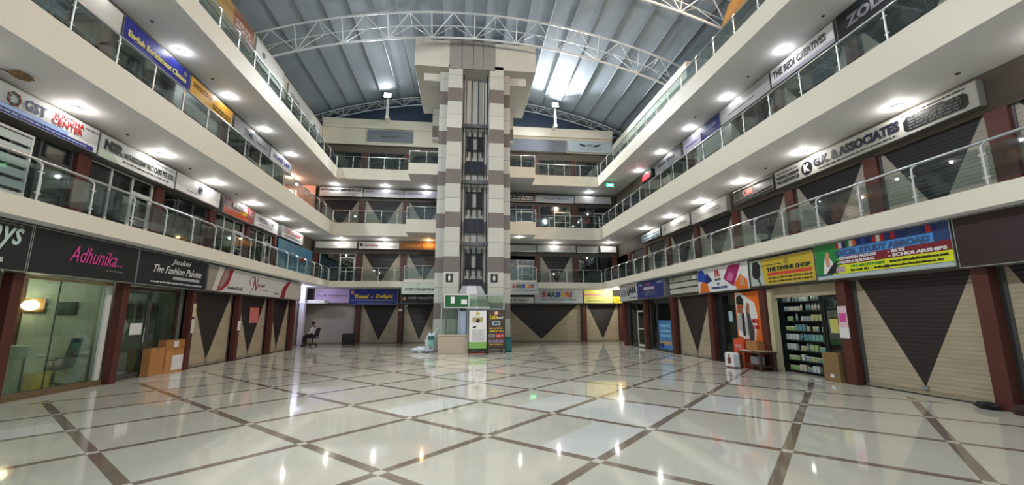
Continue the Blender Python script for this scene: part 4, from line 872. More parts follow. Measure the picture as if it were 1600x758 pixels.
standee(.24, 1.06, 'white banner stand with green foot and small pictures', (WHITE, st_white))
standee(1.09, 1.87, 'dark brown banner stand with yellow writing beside the white one', (C('umber', (74, 58, 50)), st_brown))
t = thing('storage_bin', 'teal plastic bin half hidden behind the brown banner stand', 'bin', (2.1, 20.1, 0))
obj('body', MB().prismz([(-.16, -.2), (.16, -.2), (.16, .2), (-.16, .2)], 0, .62), mat('teal_plastic', (40, 120, 120), .35), t, bevel=.03); obj('lid', MB().box(-.18, .18, -.22, .22, .62, .66), mat('teal_lid', (34, 100, 104), .35), t, bevel=.01)
t = thing('floor_mat', 'small red mat on the floor under the white banner stand', 'mat', (.6, 19.35, 0)); obj('pile', MB().box(-.35, .35, -.22, .3, 0, .02), mat('red_mat', (150, 60, 56), .9), t, bevel=.006)
# wrapped bundle beside the podium
t = thing('wrapped_bundle', 'bundle in crumpled clear plastic with a green label beside the podium', 'bundle', (-1.42, 20.0, 0))
def crumple(mb, c, r, sc, seed, amp=.22, n=18, m=12, zmin=0.):
    rnd = random.Random(seed); base = len(mb.v); mb.sphere(c, r, n, m, sc)
    for i in range(base, len(mb.v)):
        v = mb.v[i]; k = 1+rnd.uniform(-amp, amp); mb.v[i] = (c[0]+(v[0]-c[0])*k, c[1]+(v[1]-c[1])*k, max(zmin, c[2]+(v[2]-c[2])*k))
    return mb
PLAST = mat('crumpled_plastic', (196, 204, 210), .18, var=.12, scale=14)
obj('plastic_wrap', crumple(MB(), (0, 0, .42), .42, (.62, .5, 1.0), 3), PLAST, t); obj('plastic_tail', crumple(MB(), (-.42, .05, .12), .3, (1.5, .8, .42), 5), PLAST, t)
obj('label', MB().box(-.12, .14, -.27, -.24, .28, .66), mat('label_teal', (120, 176, 160), .4), t); obj('label_head', MB().box(-.12, .14, -.275, -.24, .56, .74), C('dark_teal', (20, 96, 84)), t); obj('twisted_top', MB().tube([(.1, 0, .75), (.2, 0, .9), (.26, 0, 1.08)], [.07, .04, .05], 8), PLAST, t)

# ================================================================== seated man, chair, speaker
ch = thing('office_chair', 'dark office chair under the seated man in the back left corner', 'chair', (-8.35, 25.3, 0), PI*.97)
FAB = mat('chair_fabric', (44, 40, 52), .8)
obj('seat', MB().prismz([(-.24, -.24), (.22, -.24), (.24, .24), (-.24, .24)], .43, .50), FAB, ch, bevel=.02)
obj('backrest', MB().prism([(-.25, .56), (-.20, .54), (-.28, 1.0), (-.33, 1.0)], -.21, .21), FAB, ch, bevel=.015)
obj('back_bar', MB().tube([(-.1, 0, .45), (-.27, 0, .47), (-.29, 0, .7)], .018, 8), BLACKM, ch)
obj('gas_column', MB().tube([(0, 0, .08), (0, 0, .43)], .028, 10), BLACKM, ch)
for k in range(5):
    a = 2*PI*k/5+.3; lg = obj('leg', MB().tube([(0, 0, .12), (.29*math.cos(a), .29*math.sin(a), .07)], [.026, .016], 8), BLACKM, ch)
    obj('caster', MB().disc((.29*math.cos(a), .29*math.sin(a), .032), .032, 'y', .03, 12), BLACKM, lg)
for s in (-1, 1): obj('armrest', MB().tube([(-.05, s*.25, .46), (-.04, s*.29, .62)], .014, 8).box(-.16, .12, s*.29-.025, s*.29+.025, .62, .645), BLACKM, ch)

def skin_mesh(name, verts, edges, radii, m, parent, sub=2, root=0):
    me = bpy.data.meshes.new(name); me.from_pydata(verts, edges, []); me.update(); o = bpy.data.objects.new(name, me); COL.objects.link(o)
    o.modifiers.new('skin', 'SKIN'); me.materials.append(m)
    if not me.skin_vertices: me.skin_vertices.new()
    sv = me.skin_vertices[0].data
    for i, r in enumerate(radii): sv[i].radius = (r, r) if not isinstance(r, tuple) else r
    sv[root].use_root = True
    o.modifiers['skin'].use_smooth_shade = True
    s = o.modifiers.new('sub', 'SUBSURF'); s.levels = sub; s.render_levels = sub; o.parent = parent; return o
def chain(V, E, R, start, pts, rs):
    prev = start
    for p_, r_ in zip(pts, rs): V.append(p_); R.append(r_); E.append((prev, len(V)-1)); prev = len(V)-1
    return prev
man = thing('person', 'man in white shirt and dark cap sitting on a chair at the back left', 'person', (-8.35, 25.3, 0), PI*.97)
SK = mat('skin', (124, 86, 68), .55)
V = [(0, 0, .58)]; R = [(.15, .12)]; E = []
chest = chain(V, E, R, 0, [(-.03, 0, .74), (-.04, 0, .90), (-.02, 0, 1.01)], [(.13, .105), (.15, .105), (.12, .085)])
head = chain(V, E, R, chest, [(0, 0, 1.085), (.025, 0, 1.16), (.035, 0, 1.235), (.03, 0, 1.30)], [.05, .072, .088, .062])
for s in (-1, 1):
    w_ = chain(V, E, R, chest, [(-.02, s*.17, .99), (.04, s*.215, .75), (.27, s*.16, .655), (.32, s*.14, .65)], [.058, .044, .034, .022])
    base = w_
    for k in range(4): chain(V, E, R, base, [(.355, s*(.112+.019*k), .655), (.385, s*(.110+.019*k), .65), (.405-.004*abs(k-1), s*(.110+.019*k), .635)], [.0095, .009, .008])
    chain(V, E, R, base, [(.335, s*.105, .645), (.36, s*.095, .64)], [.0105, .009])
    chain(V, E, R, 0, [(.05, s*.10, .565), (.42, s*.12, .56), (.44, s*.13, .30), (.42, s*.13, .085), (.54, s*.14, .04)], [.09, .066, .052, .036, .032])
body = skin_mesh('body', V, E, R, SK, man)
# head details
hd = obj('face_details', MB().sphere((.122, -.03, 1.245), .012, 10, 7).sphere((.122, .03, 1.245), .012, 10, 7), WHITE, man, True)
obj('eyes', MB().sphere((.132, -.03, 1.245), .006, 8, 6).sphere((.132, .03, 1.245), .006, 8, 6), BLACK, man, True)
obj('nose', MB().sphere((.128, 0, 1.215), .017, 10, 7, (1, .8, 1.4)), SK, man, True)
obj('mouth', MB().sphere((.113, 0, 1.175), .02, 10, 6, (.5, 1.2, .3)), C('lips', (120, 60, 56)), man, True)
for s in (-1, 1): obj('ear', MB().sphere((.03, s*.088, 1.225), .024, 10, 7, (.7, .35, 1.2)), SK, man, True)
obj('hair', MB().sphere((.012, 0, 1.262), .102, 18, 12, (1, .92, .95)), mat('black_hair', (20, 18, 18), .7), man, True)
obj('cap_brim', MB().prismz([(.08, -.07), (.16, -.045), (.175, 0), (.16, .045), (.08, .07)], 1.30, 1.312), mat('black_hair', (20, 18, 18)), man)
# shirt and trousers
V = [(0, 0, .60)]; R = [(.17, .14)]; E = []
c2 = chain(V, E, R, 0, [(-.03, 0, .75), (-.04, 0, .90), (-.02, 0, 1.0), (-.01, 0, 1.045)], [(.15, .125), (.17, .125), (.13, .10), .066])
for s in (-1, 1): chain(V, E, R, c2-1, [(-.02, s*.17, .99), (.04, s*.215, .75), (.22, s*.17, .675)], [.072, .06, .047])
skin_mesh('shirt', V, E, R, mat('white_shirt', (206, 200, 206), .8), man)
V = [(0, 0, .57)]; R = [(.16, .12)]; E = []
for s in (-1, 1): chain(V, E, R, 0, [(.06, s*.10, .565), (.42, s*.12, .56), (.44, s*.13, .30), (.42, s*.13, .12)], [.105, .08, .068, .06])
skin_mesh('trousers', V, E, R, mat('dark_trousers', (46, 42, 50), .8), man)
for s in (-1, 1): obj('shoe', MB().sphere((.48, s*.138, .05), .085, 14, 9, (1.35, .55, .58)), mat('black_shoe', (26, 24, 26), .4), man, True)

t = thing('loudspeaker', 'black boxy loudspeaker on the floor against the back wall pillar', 'loudspeaker', (-6.55, 25.75, 0))
obj('cabinet', MB().prismz([(-.36, 0), (.36, 0), (.3, .45), (-.3, .45)], .03, .66), mat('speaker_black', (26, 30, 32), .6), t, bevel=.02)
obj('grille', MB().box(-.33, .33, -.012, .0, .06, .63), mat('speaker_grille', (34, 38, 40), .7), t); obj('cone', MB().disc((0, -.016, .28), .17, 'y', .01, 24), BLACKM, t); obj('tweeter', MB().box(-.16, .16, -.02, -.01, .5, .6), BLACKM, t)
for x in (-.3, .3): obj('foot', MB().box(x-.03, x+.03, .05, .4, 0, .03), BLACKM, t)

# ================================================================== open shop: Adhunika (left)
SILL = mat('wood_sill', (110, 92, 66), .5, var=.12)
t = wthing('shop_window', 'lit clear glass shop window below the pink Adhunika lettering', 'shop window', 'L', (9.08+11.5)/2, -8.62, 0)
obj('sill', MB().box(-1.2, 1.2, -.1, .1, 0, .12), SILL, t); obj('top_frame', MB().box(-1.2, 1.2, -.03, .04, 2.34, 2.40), mat('brass_frame', (176, 160, 120), .4, .4), t)
obj('white_jamb', MB().box(1.04, 1.17, -.06, .06, .12, 2.34), WHITEM, t); obj('glass_pane', MB().box(-1.18, -.15, -.006, .006, .12, 2.34), GLASSC, t); obj('glass_pane', MB().box(-.13, 1.04, -.006, .006, .12, 2.34), GLASSC, t); obj('glass_joint', MB().box(-.145, -.13, -.01, .01, .12, 2.34), GREYM, t)
# side wall of this shop, what one sees through the glass
struct('wall_shop', MB().box(-12.1, -8.75, 11.50, 11.54, 0, Z1B), mat('shop_side_wall', (186, 190, 170), .7, var=.03))
t = thing('wall_panelling', 'brown wooden wall panelling deep inside the Adhunika shop', 'panelling', (-11.2, 11.46, 0)); obj('panel', MB().box(-.85, .72, 0, .035, 0, 2.6), mat('brown_wood', (96, 62, 40), .5, var=.14), t); obj('trim', MB().box(-.85, .72, -.02, 0, .95, 1.0), mat('brass', (150, 110, 60), .4, .6), t)
t = thing('wall_sconce', 'warm glowing oval wall lamp inside the Adhunika shop', 'wall lamp', (-10.22, 11.36, 1.86))
obj('shade', MB().sphere((0, 0, 0), .2, 20, 12, (1, .3, .62)), emit('sconce_glow', (255, 240, 205), 7), t, True); obj('back_plate', MB().box(-.24, .24, .08, .135, -.16, .16), mat('brass', (150, 110, 60)), t); obj('arm', MB().box(-.03, .03, .03, .08, -.03, .03), mat('brass', (150, 110, 60)), t)
ld = bpy.data.lights.new('sconce_bulb', 'POINT'); ld.energy = 14; ld.color = (1, .84, .62); ld.shadow_soft_size = .08; l = bpy.data.objects.new('sconce_bulb', ld); COL.objects.link(l); l.parent = t; l.location = (-.3, -.3, .1)
t = thing('ceiling_panel_light', 'flat ceiling light inside the Adhunika shop', 'ceiling light', (-10.2, 10.2, Z1B)); obj('frame', MB().box(-.3, .3, -.3, .3, -.05, 0), WHITEM, t); obj('diffuser', MB().box(-.27, .27, -.27, .27, -.058, -.05), emit('panel_glow', (240, 255, 235), 3), t)
ld = bpy.data.lights.new('panel_bulb', 'POINT'); ld.energy = 24; ld.color = (.93, 1, .9); ld.shadow_soft_size = .25; l = bpy.data.objects.new('panel_bulb', ld); COL.objects.link(l); l.parent = t; l.location = (0, 0, -.35)
CW = mat('counter_white', (196, 206, 192), .4)
t = wthing('counter', 'white reception counter inside the Adhunika shop', 'counter', 'L', 10.35, -9.2, .0)
obj('front', MB().box(0, .44, 0, .05, 0, .72), CW, t); obj('raised_end', MB().box(0, .2, -.01, .45, 0, .98), CW, t, bevel=.008); obj('top', MB().box(.2, .46, -.03, .45, .72, .76), CW, t)
t = wthing('crate', 'yellow crate on the floor just inside the Adhunika window', 'crate', 'L', 10.50, -8.95, 0)
obj('body', MB().box(-.18, .19, 0, .2, 0, .40), mat('yellow_plastic', (224, 196, 30), .4), t, bevel=.012); obj('rim', MB().box(-.2, .21, -.015, .215, .37, .41), mat('yellow_plastic2', (206, 180, 30), .4), t)
t = thing('office_chair', 'black high-backed office chair inside the Adhunika shop', 'chair', (-9.25, 11.1, 0), -PI*.42)
obj('seat', MB().box(-.24, .24, -.24, .24, .40, .48), FAB, t, bevel=.03); obj('backrest', MB().add([(-.22, .20, .48), (.22, .20, .48), (.22, .27, .48), (-.22, .27, .48), (-.2, .30, 1.1), (.2, .30, 1.1), (.2, .36, 1.1), (-.2, .36, 1.1)], [(0, 1, 5, 4), (1, 2, 6, 5), (2, 3, 7, 6), (3, 0, 4, 7), (4, 5, 6, 7), (0, 3, 2, 1)]), FAB, t, bevel=.02)
obj('gas_column', MB().tube([(0, 0, .07), (0, 0, .40)], .03, 10), BLACKM, t)
for s in (-1, 1): obj('armrest', MB().tube([(s*.25, .1, .44), (s*.27, .1, .62)], .016, 8).box(s*.27-.03, s*.27+.03, -.16, .14, .62, .65), BLACKM, t)
for k in range(5):
    a = 2*PI*k/5; obj('leg', MB().tube([(0, 0, .1), (.27*math.cos(a), .27*math.sin(a), .03)], [.028, .022], 8), BLACKM, t)
t = thing('picture', 'dark green picture on the side wall of the Adhunika shop', 'picture', (-9.52, 11.47, 1.64))
obj('frame', MB().box(-.22, .22, 0, .025, 0, .3), BLACKM, t); obj('print', MB().box(-.2, .2, -.005, 0, .02, .28), C('dark_green_print', (50, 76, 60)), t)
# ================================================================== open shop: Jankei (left)
t = wthing('shop_window', 'dark glass double front with a white paper, right of the Adhunika window', 'shop window', 'L', (11.6+14.35)/2, -8.7, 0)
obj('outer_frame', MB().box(-1.19, -1.13, -.04, .04, 0, 2.38).box(1.13, 1.19, -.04, .04, 0, 2.38).box(-1.13, 1.13, -.04, .04, 2.3, 2.38), BROWN, t)
obj('mullion', MB().box(-.03, .03, -.03, .03, 0, 2.3), GREYM, t)
d = obj('door', MB().box(-1.1, -1.04, -.02, .02, .04, 2.28).box(-.1, -.04, -.02, .02, .04, 2.28).box(-1.04, -.1, -.02, .02, 2.2, 2.28).box(-1.04, -.1, -.02, .02, .04, .12), GREYM, t); obj('pane', MB().box(-1.04, -.1, -.005, .005, .12, 2.2), GLASSC, d); obj('handle', MB().tube([(-.16, -.06, .9), (-.16, -.06, 1.3)], .014, 8), STEEL, d)
obj('pane', MB().box(.03, 1.13, -.005, .005, .04, 2.3), GLASSC, t); obj('paper', MB().box(-.62, -.2, -.02, -.008, 1.12, 1.42), WHITE, t)
t = wthing('clothes_rack', 'rack with hanging garments inside the dark shop right of Adhunika', 'clothes rack', 'L', 13.55, -9.4, 0)
obj('rail', MB().tube([(-.6, 0, 2.05), (.6, 0, 2.05)], .018, 8), STEEL, t)
for s in (-1, 1): obj('upright', MB().tube([(s*.6, 0, 0), (s*.6, 0, 2.05)], .018, 8), STEEL, t)
rg = random.Random(4)
for k in range(7):
    x = -.52+.17*k; c = [(70, 96, 70), (150, 160, 120), (56, 50, 56), (110, 120, 100), (150, 150, 150), (90, 60, 56), (60, 80, 96)][k]
    obj('garment', MB().prism([(x-.06, 1.1+rg.uniform(-.1, .1)), (x+.06, 1.12), (x+.05, 1.92), (x, 2.02), (x-.05, 1.92)], -.2, .2), mat('garment%d' % k, c, .85), t)
t = wthing('mannequin', 'pale half mannequin behind the dark glass right of Adhunika', 'mannequin', 'L', 12.7, -9.15, 0)
obj('torso', MB().tube([(0, 0, .95), (0, 0, 1.15), (0, 0, 1.35), (0, 0, 1.48), (0, 0, 1.56)], [.13, .10, .16, .1, .05], 16), mat('mannequin_white', (200, 204, 206), .4), t, True); obj('stand', MB().tube([(0, 0, .02), (0, 0, .95)], .016, 8).disc((0, 0, .012), .16, 'z', .024), STEEL, t)
ld = bpy.data.lights.new('shop_tube', 'POINT'); ld.energy = 10; ld.color = (.9, 1, .95); ld.shadow_soft_size = .2
t = wthing('tube_light', 'small tube light inside the dark shop right of Adhunika', 'tube light', 'L', 13.4, -10.4, 3.26); obj('tube', MB().tube([(-.5, 0, 0), (.5, 0, 0)], .02, 8), emit('tube_glow', (220, 255, 230), 4), t); obj('fitting', MB().box(-.55, .55, -.03, .03, .02, .06), WHITEM, t); l = bpy.data.objects.new('shop_tube', ld); COL.objects.link(l); l.parent = t; l.location = (0, 0, -.15)
CARD = mat('cardboard', (176, 124, 72), .8, var=.08, scale=5)
def carton(wall, u, plane, z, w_, d, h, label, rz=0, m=None, tape=True, lab=None):
    t = wthing('cardboard_box', label, 'box', wall, u, plane, z, 'cardboard boxes'); t.rotation_euler = (0, 0, ROT[wall]+rz)
    obj('carton', MB().box(-w_/2, w_/2, -d/2, d/2, 0, h), m or CARD, t, bevel=.006)
    if tape: obj('tape', MB().box(-w_/2-.002, w_/2+.002, -.03, .03, h, h+.003).box(-.03, .03, -d/2-.003, -d/2, h-.12, h), mat('brown_tape', (150, 110, 70), .3), t)
    obj('flap_seam', MB().box(-w_/2+.01, w_/2-.01, -.003, .003, h+.003, h+.005), BROWN, t)
    if lab: obj('paper_label', MB().box(lab[0], lab[1], -d/2-.006, -d/2, lab[2], lab[3]), WHITE, t)
    return t
carton('L', 13.13, -8.52, 0, .55, .22, .74, 'upright cardboard box leaning on the glass, left of the wider ones')
carton('L', 13.87, -8.52, 0, .82, .22, .66, 'wide cardboard box with a white label under another box', lab=(-.12, .36, .06, .48), m=mat('cardboard2', (186, 130, 76), .8, var=.08))
carton('L', 13.85, -8.52, .668, .86, .22, .26, 'flat cardboard box lying on top of the labelled one', m=mat('cardboard3', (170, 116, 66), .8, var=.08), lab=(-.1, .1, .05, .22))
t = wthing('paper_notice', 'tall cream paper notices on the pillar beside the cardboard boxes', 'notice', 'L', 14.35, -8.33, 1.1); obj('sheet', MB().box(-.06, .09, -.006, 0, 0, .42), OFFW, t); obj('sheet', MB().box(-.07, .08, -.006, 0, .5, .9), C('cream_paper', (200, 190, 160)), t)
t = wthing('paper_notice', 'small white paper on the pillar between the two left shutters', 'notice', 'L', 17.15, -8.33, 1.1); obj('sheet', MB().box(-.1, .1, -.006, 0, 0, .35), WHITE, t)
t = wthing('paper_notice', 'square pink notice stuck on the left middle shutter', 'notice', 'L', 18.75, -8.57, 1.35); obj('sheet', MB().box(-.38, .38, -.006, 0, 0, .62), C('pink_paper', (206, 120, 112)), t)
t = wthing('paper_notice', 'small white notice on the pillar by the COZY COLLECTION shutter', 'notice', 'B', -3.9, 27.32, 1.95); obj('sheet', MB().box(-.12, .12, -.006, 0, 0, .14), WHITE, t)
t = wthing('paper_notice', 'round white disc on the COZY COLLECTION shutter corner', 'notice', 'B', -3.62, 27.54, 2.2); obj('disc', MB().disc((0, 0, .12), .13, 'y', .01), OFFW, t)
t = wthing('paper_notice', 'pink and white notices on the pillar right of the goods shelves', 'notice', 'R', -9.25, 8.98, 1.05); obj('sheet', MB().box(-.13, .13, -.006, 0, 0, .3), WHITE, t); obj('sheet', MB().box(-.11, .13, -.009, -.004, .25, .75), C('pink_paper2', (220, 190, 200)), t); obj('print', MB().box(-.08, .1, -.012, -.008, .38, .58), PINK, t)
# ================================================================== right open shops
t = wthing('poster', 'sky blue poster inside the glass front under the navy banner', 'poster', 'R', -18.75, 9.18, .06)
obj('sheet', MB().box(-.65, .65, 0, .01, .05, 1.35), C('poster_blue', (70, 130, 190)), t)
for k in range(3): panel(t, -.5, .5, .6+.22*k, .72+.22*k, C('poster_pale', (130, 180, 214)))
panel(t, -.55, .55, .25, .42, C('poster_warm', (180, 150, 110))); panel(t, -.55, -.2, .1, .3, NAVY, y=-.008)
# shop with orange banner
t = wthing('shop_window', 'narrow glass front with curtains left of the orange fashion poster', 'shop window', 'R', -14.05, 9.2, 0)
obj('outer_frame', MB().box(-.72, -.67, -.03, .03, 0, 2.38).box(.5, .56, -.03, .03, 0, 2.38).box(-.67, .5, -.03, .03, 2.3, 2.38), BLACKM, t); obj('pane', MB().box(-.15, .5, -.005, .005, 0, 2.3), GLASSS, t); obj('paper', MB().box(.1, .3, -.02, -.008, 1.4, 1.75), LBLUE, t); obj('door', MB().box(-.67, -.2, -.01, .01, 0, 2.3), BLKG, t)
obj('curtain', MB().add([(-.15+.65*i/24, .12+.04*math.sin(i*1.6), z) for i in range(25) for z in (.05, 2.28)], [(2*i, 2*i+2, 2*i+3, 2*i+1) for i in range(24)]), mat('curtain_green', (90, 112, 96), .8, var=.25, scale=4), t)
t = wthing('fashion_poster', 'tall orange poster with a man in sunglasses and a woman', 'poster', 'R', -13.42, 9.1, 0)
obj('sheet', MB().box(0, 1.27, 0, .03, 0.02, 2.36), ORANGE, t)
poly(t, [(.05, .95), (.85, .7), (1.05, 1.6), (.95, 2.0), (.3, 2.34), (.05, 2.34)], WHITE); poly(t, [(.05, 1.15), (.6, .95), (.6, 1.3), (.35, 1.72), (.05, 1.6)], C('grey_shirt', (176, 176, 176)), y=-.01, name='figure')
poly(t, [(.1, 1.68), (.36, 1.64), (.42, 1.95), (.3, 2.16), (.1, 2.1)], C('face_tan', (150, 100, 76)), y=-.013, name='figure'); poly(t, [(.08, 1.98), (.44, 1.95), (.44, 2.12), (.3, 2.26), (.1, 2.2)], BLKG, y=-.016, name='figure'); poly(t, [(.1, 1.86), (.42, 1.84), (.42, 1.92), (.1, 1.93)], C('lens', (180, 70, 30)), y=-.018, name='figure')
poly(t, [(.3, .95), (.42, .95), (.42, 1.7), (.3, 1.62)], BLKG, y=-.013, name='figure'); poly(t, [(.6, .7), (.78, .66), (.86, 1.1), (.66, 1.75), (.52, 1.9), (.56, 1.4)], DGREY, y=-.013, name='figure'); poly(t, [(.56, 1.7), (.68, 1.66), (.72, 1.95), (.6, 2.02)], C('face_tan', (150, 100, 76)), y=-.016, name='figure')
poly(t, [(.05, .9), (.75, .62), (.6, .5), (.05, .95)], C('deep_orange', (226, 96, 24)), y=-.01); poly(t, [(.05, .8), (.75, .45), (.3, .3), (.05, .5)], BLKG, y=-.008)
text(t, 'MEN', .8, 1.08, 1.36, 1.5, -.012, RED, bold=.03); text(t, 'TO MEN', .78, 1.08, 1.18, 1.3, -.012, RED, bold=.02)
# Divine shop
t = wthing('door_jamb', 'cream painted jamb at the left of the goods shelves', 'door jamb', 'R', -11.78, 9.08, 0); obj('post', MB().box(-.08, .08, 0, .2, 0, 2.36), mat('cream_jamb', (196, 186, 150), .5), t); obj('plinth', MB().box(-.09, .09, -.01, .21, 0, .12), mat('cream_jamb2', (176, 166, 130), .5), t)
wstruct('lintel', 'R', -11.8, -9.42, 0, .1, 2.1, 2.42, 9.2, mat('cream_beam', (170, 156, 130), .6))
t = wthing('shelf_unit', 'dark shelf unit full of small goods in the shop under THE DIVINE SHOP sign', 'shelf unit', 'R', -11.82, 9.40, 0)
obj('carcass', MB().box(0, .04, 0, .35, 0, 2.2).box(1.5, 1.54, 0, .35, 0, 2.2).box(0, 1.54, .33, .35, 0, 2.2), mat('shelf_dark', (34, 44, 40), .5), t)
shz = [.04, .32, .6, .88, 1.14, 1.42, 1.7, 1.96]
for z in shz: obj('shelf', MB().box(.04, 1.5, 0, .33, z, z+.025), mat('shelf_dark', (34, 44, 40)), t)
rg = random.Random(11); protos = []
cols = [(150, 176, 110), (120, 166, 156), (190, 200, 196), (96, 140, 150), (176, 180, 120), (140, 160, 160), (196, 190, 170)]
def product(kind, c):
    t_ = thing('product', '', 'product', (0, 0, 0)); mm = mat('product_%d' % cols.index(c), c, .4)
    if kind == 0: obj('pack', MB().box(-.05, .05, -.05, .05, 0, .17), mm, t_, bevel=.004)
    elif kind == 1: obj('bottle', MB().tube([(0, 0, 0), (0, 0, .12), (0, 0, .15), (0, 0, .16)], [.034, .034, .016, .014], 12), mm, t_, True); obj('cap', MB().disc((0, 0, .175), .018, 'z', .03, 12), WHITE, t_)
    else: obj('jar', MB().disc((0, 0, .05), .045, 'z', .10, 16), mm, t_); obj('lid', MB().disc((0, 0, .11), .047, 'z', .02, 16), OFFW, t_)
    return t_
for k in range(3):
    for c in cols: protos.append(product(k, c))
ordn = ['bottom', 'second', 'third', 'fourth', 'fifth', 'sixth', 'seventh', 'top']
kinds = ['box', 'bottle', 'jar']; cname = ['green', 'teal', 'white', 'blue', 'yellow green', 'grey', 'cream']; used = set()
for r_, z in enumerate(shz):
    x = .12
    run = rg.randrange(21); left = rg.randint(2, 4)
    while x < 1.42:
        if left == 0: run = rg.randrange(21); left = rg.randint(2, 4)
        left -= 1
        if rg.random() < .08: x += .1; continue
        pr = protos[run]
        if run not in used: o = pr; used.add(run)
        else:
            o = pr.copy(); COL.objects.link(o)
            for c_ in pr.children: q = c_.copy(); COL.objects.link(q); q.parent = o
        wx, wy = 9.40+.13, 11.82-x
        o.location = (wx, wy, z+.025); o.rotation_euler = (0, 0, ROT['R'])
        o['label'] = f'small {cname[run % 7]} {kinds[run//7]} on the {ordn[r_]} shelf of the goods unit'
        o['group'] = f'{cname[run % 7]} {kinds[run//7]} goods on the {ordn[r_]} shelf'; o['category'] = 'product'
        x += .125 if run//7 == 0 else .10
for i, pr in enumerate(protos):
    if i not in used:
        for c_ in list(pr.children): bpy.data.objects.remove(c_)
        bpy.data.objects.remove(pr)
t = wthing('shop_door', 'dark glass door with a yellow paper right of the goods shelves', 'door', 'R', -10.05, 9.30, 0)
obj('frame', MB().box(-.06, 0, -.03, .03, 0, 2.1).box(.5, .56, -.03, .03, 0, 2.1).box(0, .5, -.03, .03, 2.02, 2.1), BLACKM, t); obj('pane', MB().box(0, .5, -.005, .005, 0, 2.02), GLASSS, t); obj('paper', MB().box(.1, .34, -.02, -.008, 1.15, 1.5), C('paper_yellow', (200, 196, 110)), t); obj('handle', MB().tube([(.44, -.05, .9), (.44, -.05, 1.2)], .012, 8), STEEL, t)
ld = bpy.data.lights.new('shelf_tube', 'POINT'); ld.energy = 16; ld.color = (.85, 1, .92); ld.shadow_soft_size = .2
t = wthing('tube_light', 'tube light above the goods shelves', 'tube light', 'R', -10.8, 9.30, 3.26); obj('tube', MB().tube([(-.5, 0, 0), (.5, 0, 0)], .02, 8), MATS['tube_glow'], t); obj('fitting', MB().box(-.55, .55, -.03, .03, .02, .06), WHITEM, t); l = bpy.data.objects.new('shelf_tube', ld); COL.objects.link(l); l.parent = t; l.location = (0, 0, -.9)
carton('R', -9.72, 9.08, 0, .46, .28, .68, 'brown cardboard box with a white mark beside the goods shelves', m=mat('cardboard4', (130, 104, 66), .8, var=.1), lab=(-.04, .06, .1, .18))
# table group
t = wthing('low_table', 'low dark wooden table with newspapers in front of the orange poster', 'table', 'R', -12.1, 8.75, 0)
WD = mat('dark_wood', (72, 52, 40), .5, var=.1)
obj('tabletop', MB().box(-.5, .5, -.28, .28, .50, .54), WD, t, bevel=.008)
for sx in (-1, 1):
    for sy in (-1, 1): obj('leg', MB().box(sx*.44-.03, sx*.44+.03, sy*.22-.03, sy*.22+.03, 0, .50), WD, t)
obj('lower_shelf', MB().box(-.41, .41, -.19, .19, .12, .15), WD, t)
t = wthing('newspaper_pile', 'folded papers spread on the low dark table', 'papers', 'R', -12.1, 8.75, .542); obj('sheet', MB().box(-.48, .1, -.25, .2, 0, .015).add([], []), C('newsprint', (190, 180, 150)), t); obj('sheet', MB().box(-.05, .46, -.22, .24, .015, .028), C('newsprint2', (176, 160, 120)), t)
t = wthing('shopping_bag', 'small grey bag on the lower shelf of the low dark table', 'bag', 'R', -12.1, 8.75, .152); obj('body', MB().prismz([(-.2, -.1), (.15, -.12), (.2, .1), (-.15, .12)], 0, .26), C('bag_grey', (130, 130, 126)), t, bevel=.03); obj('handle', MB().tube([(-.08, 0, .26), (0, 0, .32), (.08, 0, .26)], .008, 6), BLACK, t)
t = wthing('display_box', 'white box printed with a brown pot, on the floor by the low table', 'box', 'R', -12.78, 8.38, 0)
obj('carton', MB().prism([(-.2, .04), (.24, .04), (.24, .40), (.17, .46), (-.14, .46), (-.2, .40)], -.1, .1), WHITE, t, bevel=.008)
obj('printed_pot', MB().prism([(-.06, .14), (.04, .1), (.12, .18), (.12, .28), (.05, .33), (.07, .40), (-.02, .40), (0, .33), (-.07, .26)], -.106, -.1), C('pot_brown', (120, 76, 66)), t); obj('base', MB().box(-.15, .19, -.08, .08, 0, .04), MAR, t)
t = wthing('red_carton', 'orange red box standing behind the white pot box', 'box', 'R', -12.95, 8.85, 0); obj('carton', MB().box(-.2, .3, -.12, .12, 0, .86), C('red_orange', (206, 76, 46)), t, bevel=.006); smallprint(t, -.12, .2, .58, .7, -.121, OFFW, 2); obj('top_flap', MB().box(-.2, .3, -.12, .12, .86, .865), ORANGE, t)
carton('R', -12.32, 8.9, .57, .5, .3, .26, 'cardboard box on the low table behind the papers', m=mat('cardboard5', (166, 112, 60), .8, var=.08))
t = wthing('cloth_heap', 'crumpled dark cloth on the floor at the foot of the right end pillar', 'cloth', 'R', -6.05, 8.88, 0); obj('fold', crumple(MB(), (0, 0, .07), .16, (1.3, .7, .55), 8), mat('dark_cloth', (56, 36, 34), .9), t); obj('fold', crumple(MB(), (-.55, .02, .05), .13, (1.3, .7, .5), 9), mat('black_cloth', (34, 32, 32), .9), t)
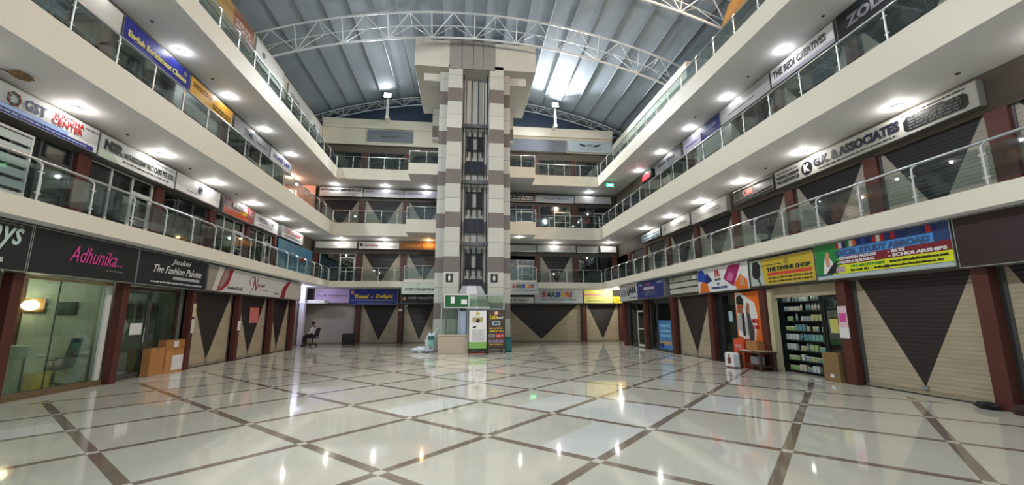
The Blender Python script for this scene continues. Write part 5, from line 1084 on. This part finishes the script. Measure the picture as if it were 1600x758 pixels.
# louvred shutter on the far left first floor
t = wthing('louvre_panel', 'white louvred panel behind the railing at the far left first floor', 'louvre panel', 'L', 8.62, WL+.12, Z1+.2)
obj('frame', MB().box(0, .04, -.03, .03, 0, 1.55).box(1.05, 1.09, -.03, .03, 0, 1.55).box(.04, 1.05, -.03, .03, 0, .05).box(.04, 1.05, -.03, .03, 1.5, 1.55), WHITEM, t)
for k in range(6): obj('blade', MB().box(.04, 1.05, -.02, .02, .1+.24*k, .27+.24*k), C('louvre', (196, 208, 206)), t)
t = wthing('globe_lamp', 'yellow globe lamp inside the glazed front under the red sign', 'lamp', 'L', 18.9, WL-.5, Z1); obj('stem', MB().tube([(0, 0, 0), (0, 0, .75)], .015, 8), BROWN, t); obj('base', MB().disc((0, 0, .015), .12, 'z', .03), BROWN, t); obj('globe', MB().sphere((0, 0, .9), .2, 16, 10), emit('globe_glow', (255, 210, 90), 1.3), t, True)
# orange lit panel above the right parapet
t = wthing('hanging_sheet', 'large ochre sheet hanging above the right top parapet', 'sheet', 'R', -15.3, 10.7, 13.3)
obj('sheet', MB().prism([(0, 0), (2.0, 0), (2.2, 1.1), (.9, 1.0)], 0, .03), mat('ochre_sheet', (196, 140, 70), .8), t)
# small dark fittings on the soffits between the downlights
for x, y, z, lb in ((-8.95, 11.63, Z2B, 'left second floor slab, above the NSR sign edge'), (-8.95, 14.25, Z2B, 'left second floor slab, above the round logo sign edge'), (-8.95, 17.15, Z2B, 'left second floor slab, above the dark red sign edge'),
                    (-8.95, 11.82, Z3B, 'left third floor slab, before the English classes sign'), (-8.95, 14.77, Z3B, 'left third floor slab, by the yellow sign'), (-8.95, 18.82, Z3B, 'left third floor slab, by the grey lettered sign'),
                    (9.8, 12.2, Z2B, 'right second floor slab, left of the G.K. board'), (9.8, 6.7, Z2B, 'right second floor slab, near the right edge'), (9.9, 9.5, Z3B, 'right third floor slab, by the ZOLLER sign'), (9.8, 12.55, Z3B, 'right third floor slab, left of the BEDI sign'), (9.6, 15.66, Z3B, 'right third floor slab, near the indigo sign')):
    t = thing('ceiling_sensor', 'small dark round fitting under the ' + lb, 'ceiling fitting', (x, y, z), group='soffit sensors')
    obj('base', MB().disc((0, 0, -.009), .045, 'z', .018), C('sensor_grey', (110, 104, 98)), t); obj('dome', MB().sphere((0, 0, -.02), .028, 12, 8, (1, 1, .7)), BLACKM, t, True)
t = thing('hanging_fitting', 'broken rusty brown fitting hanging from the soffit above the GST sign', 'broken fitting', (-8.85, 8.78, Z2B))
obj('rusty_plate', crumple(MB(), (0, 0, -.05), .13, (1.2, 1.3, .35), 12, .18, zmin=-1), mat('rust_brown', (128, 104, 66), .8, var=.2), t); obj('wire', MB().tube([(-.1, -.1, -.05), (-.3, -.5, -.03), (-.35, -.9, -.015)], .012, 6), BROWN, t, True)
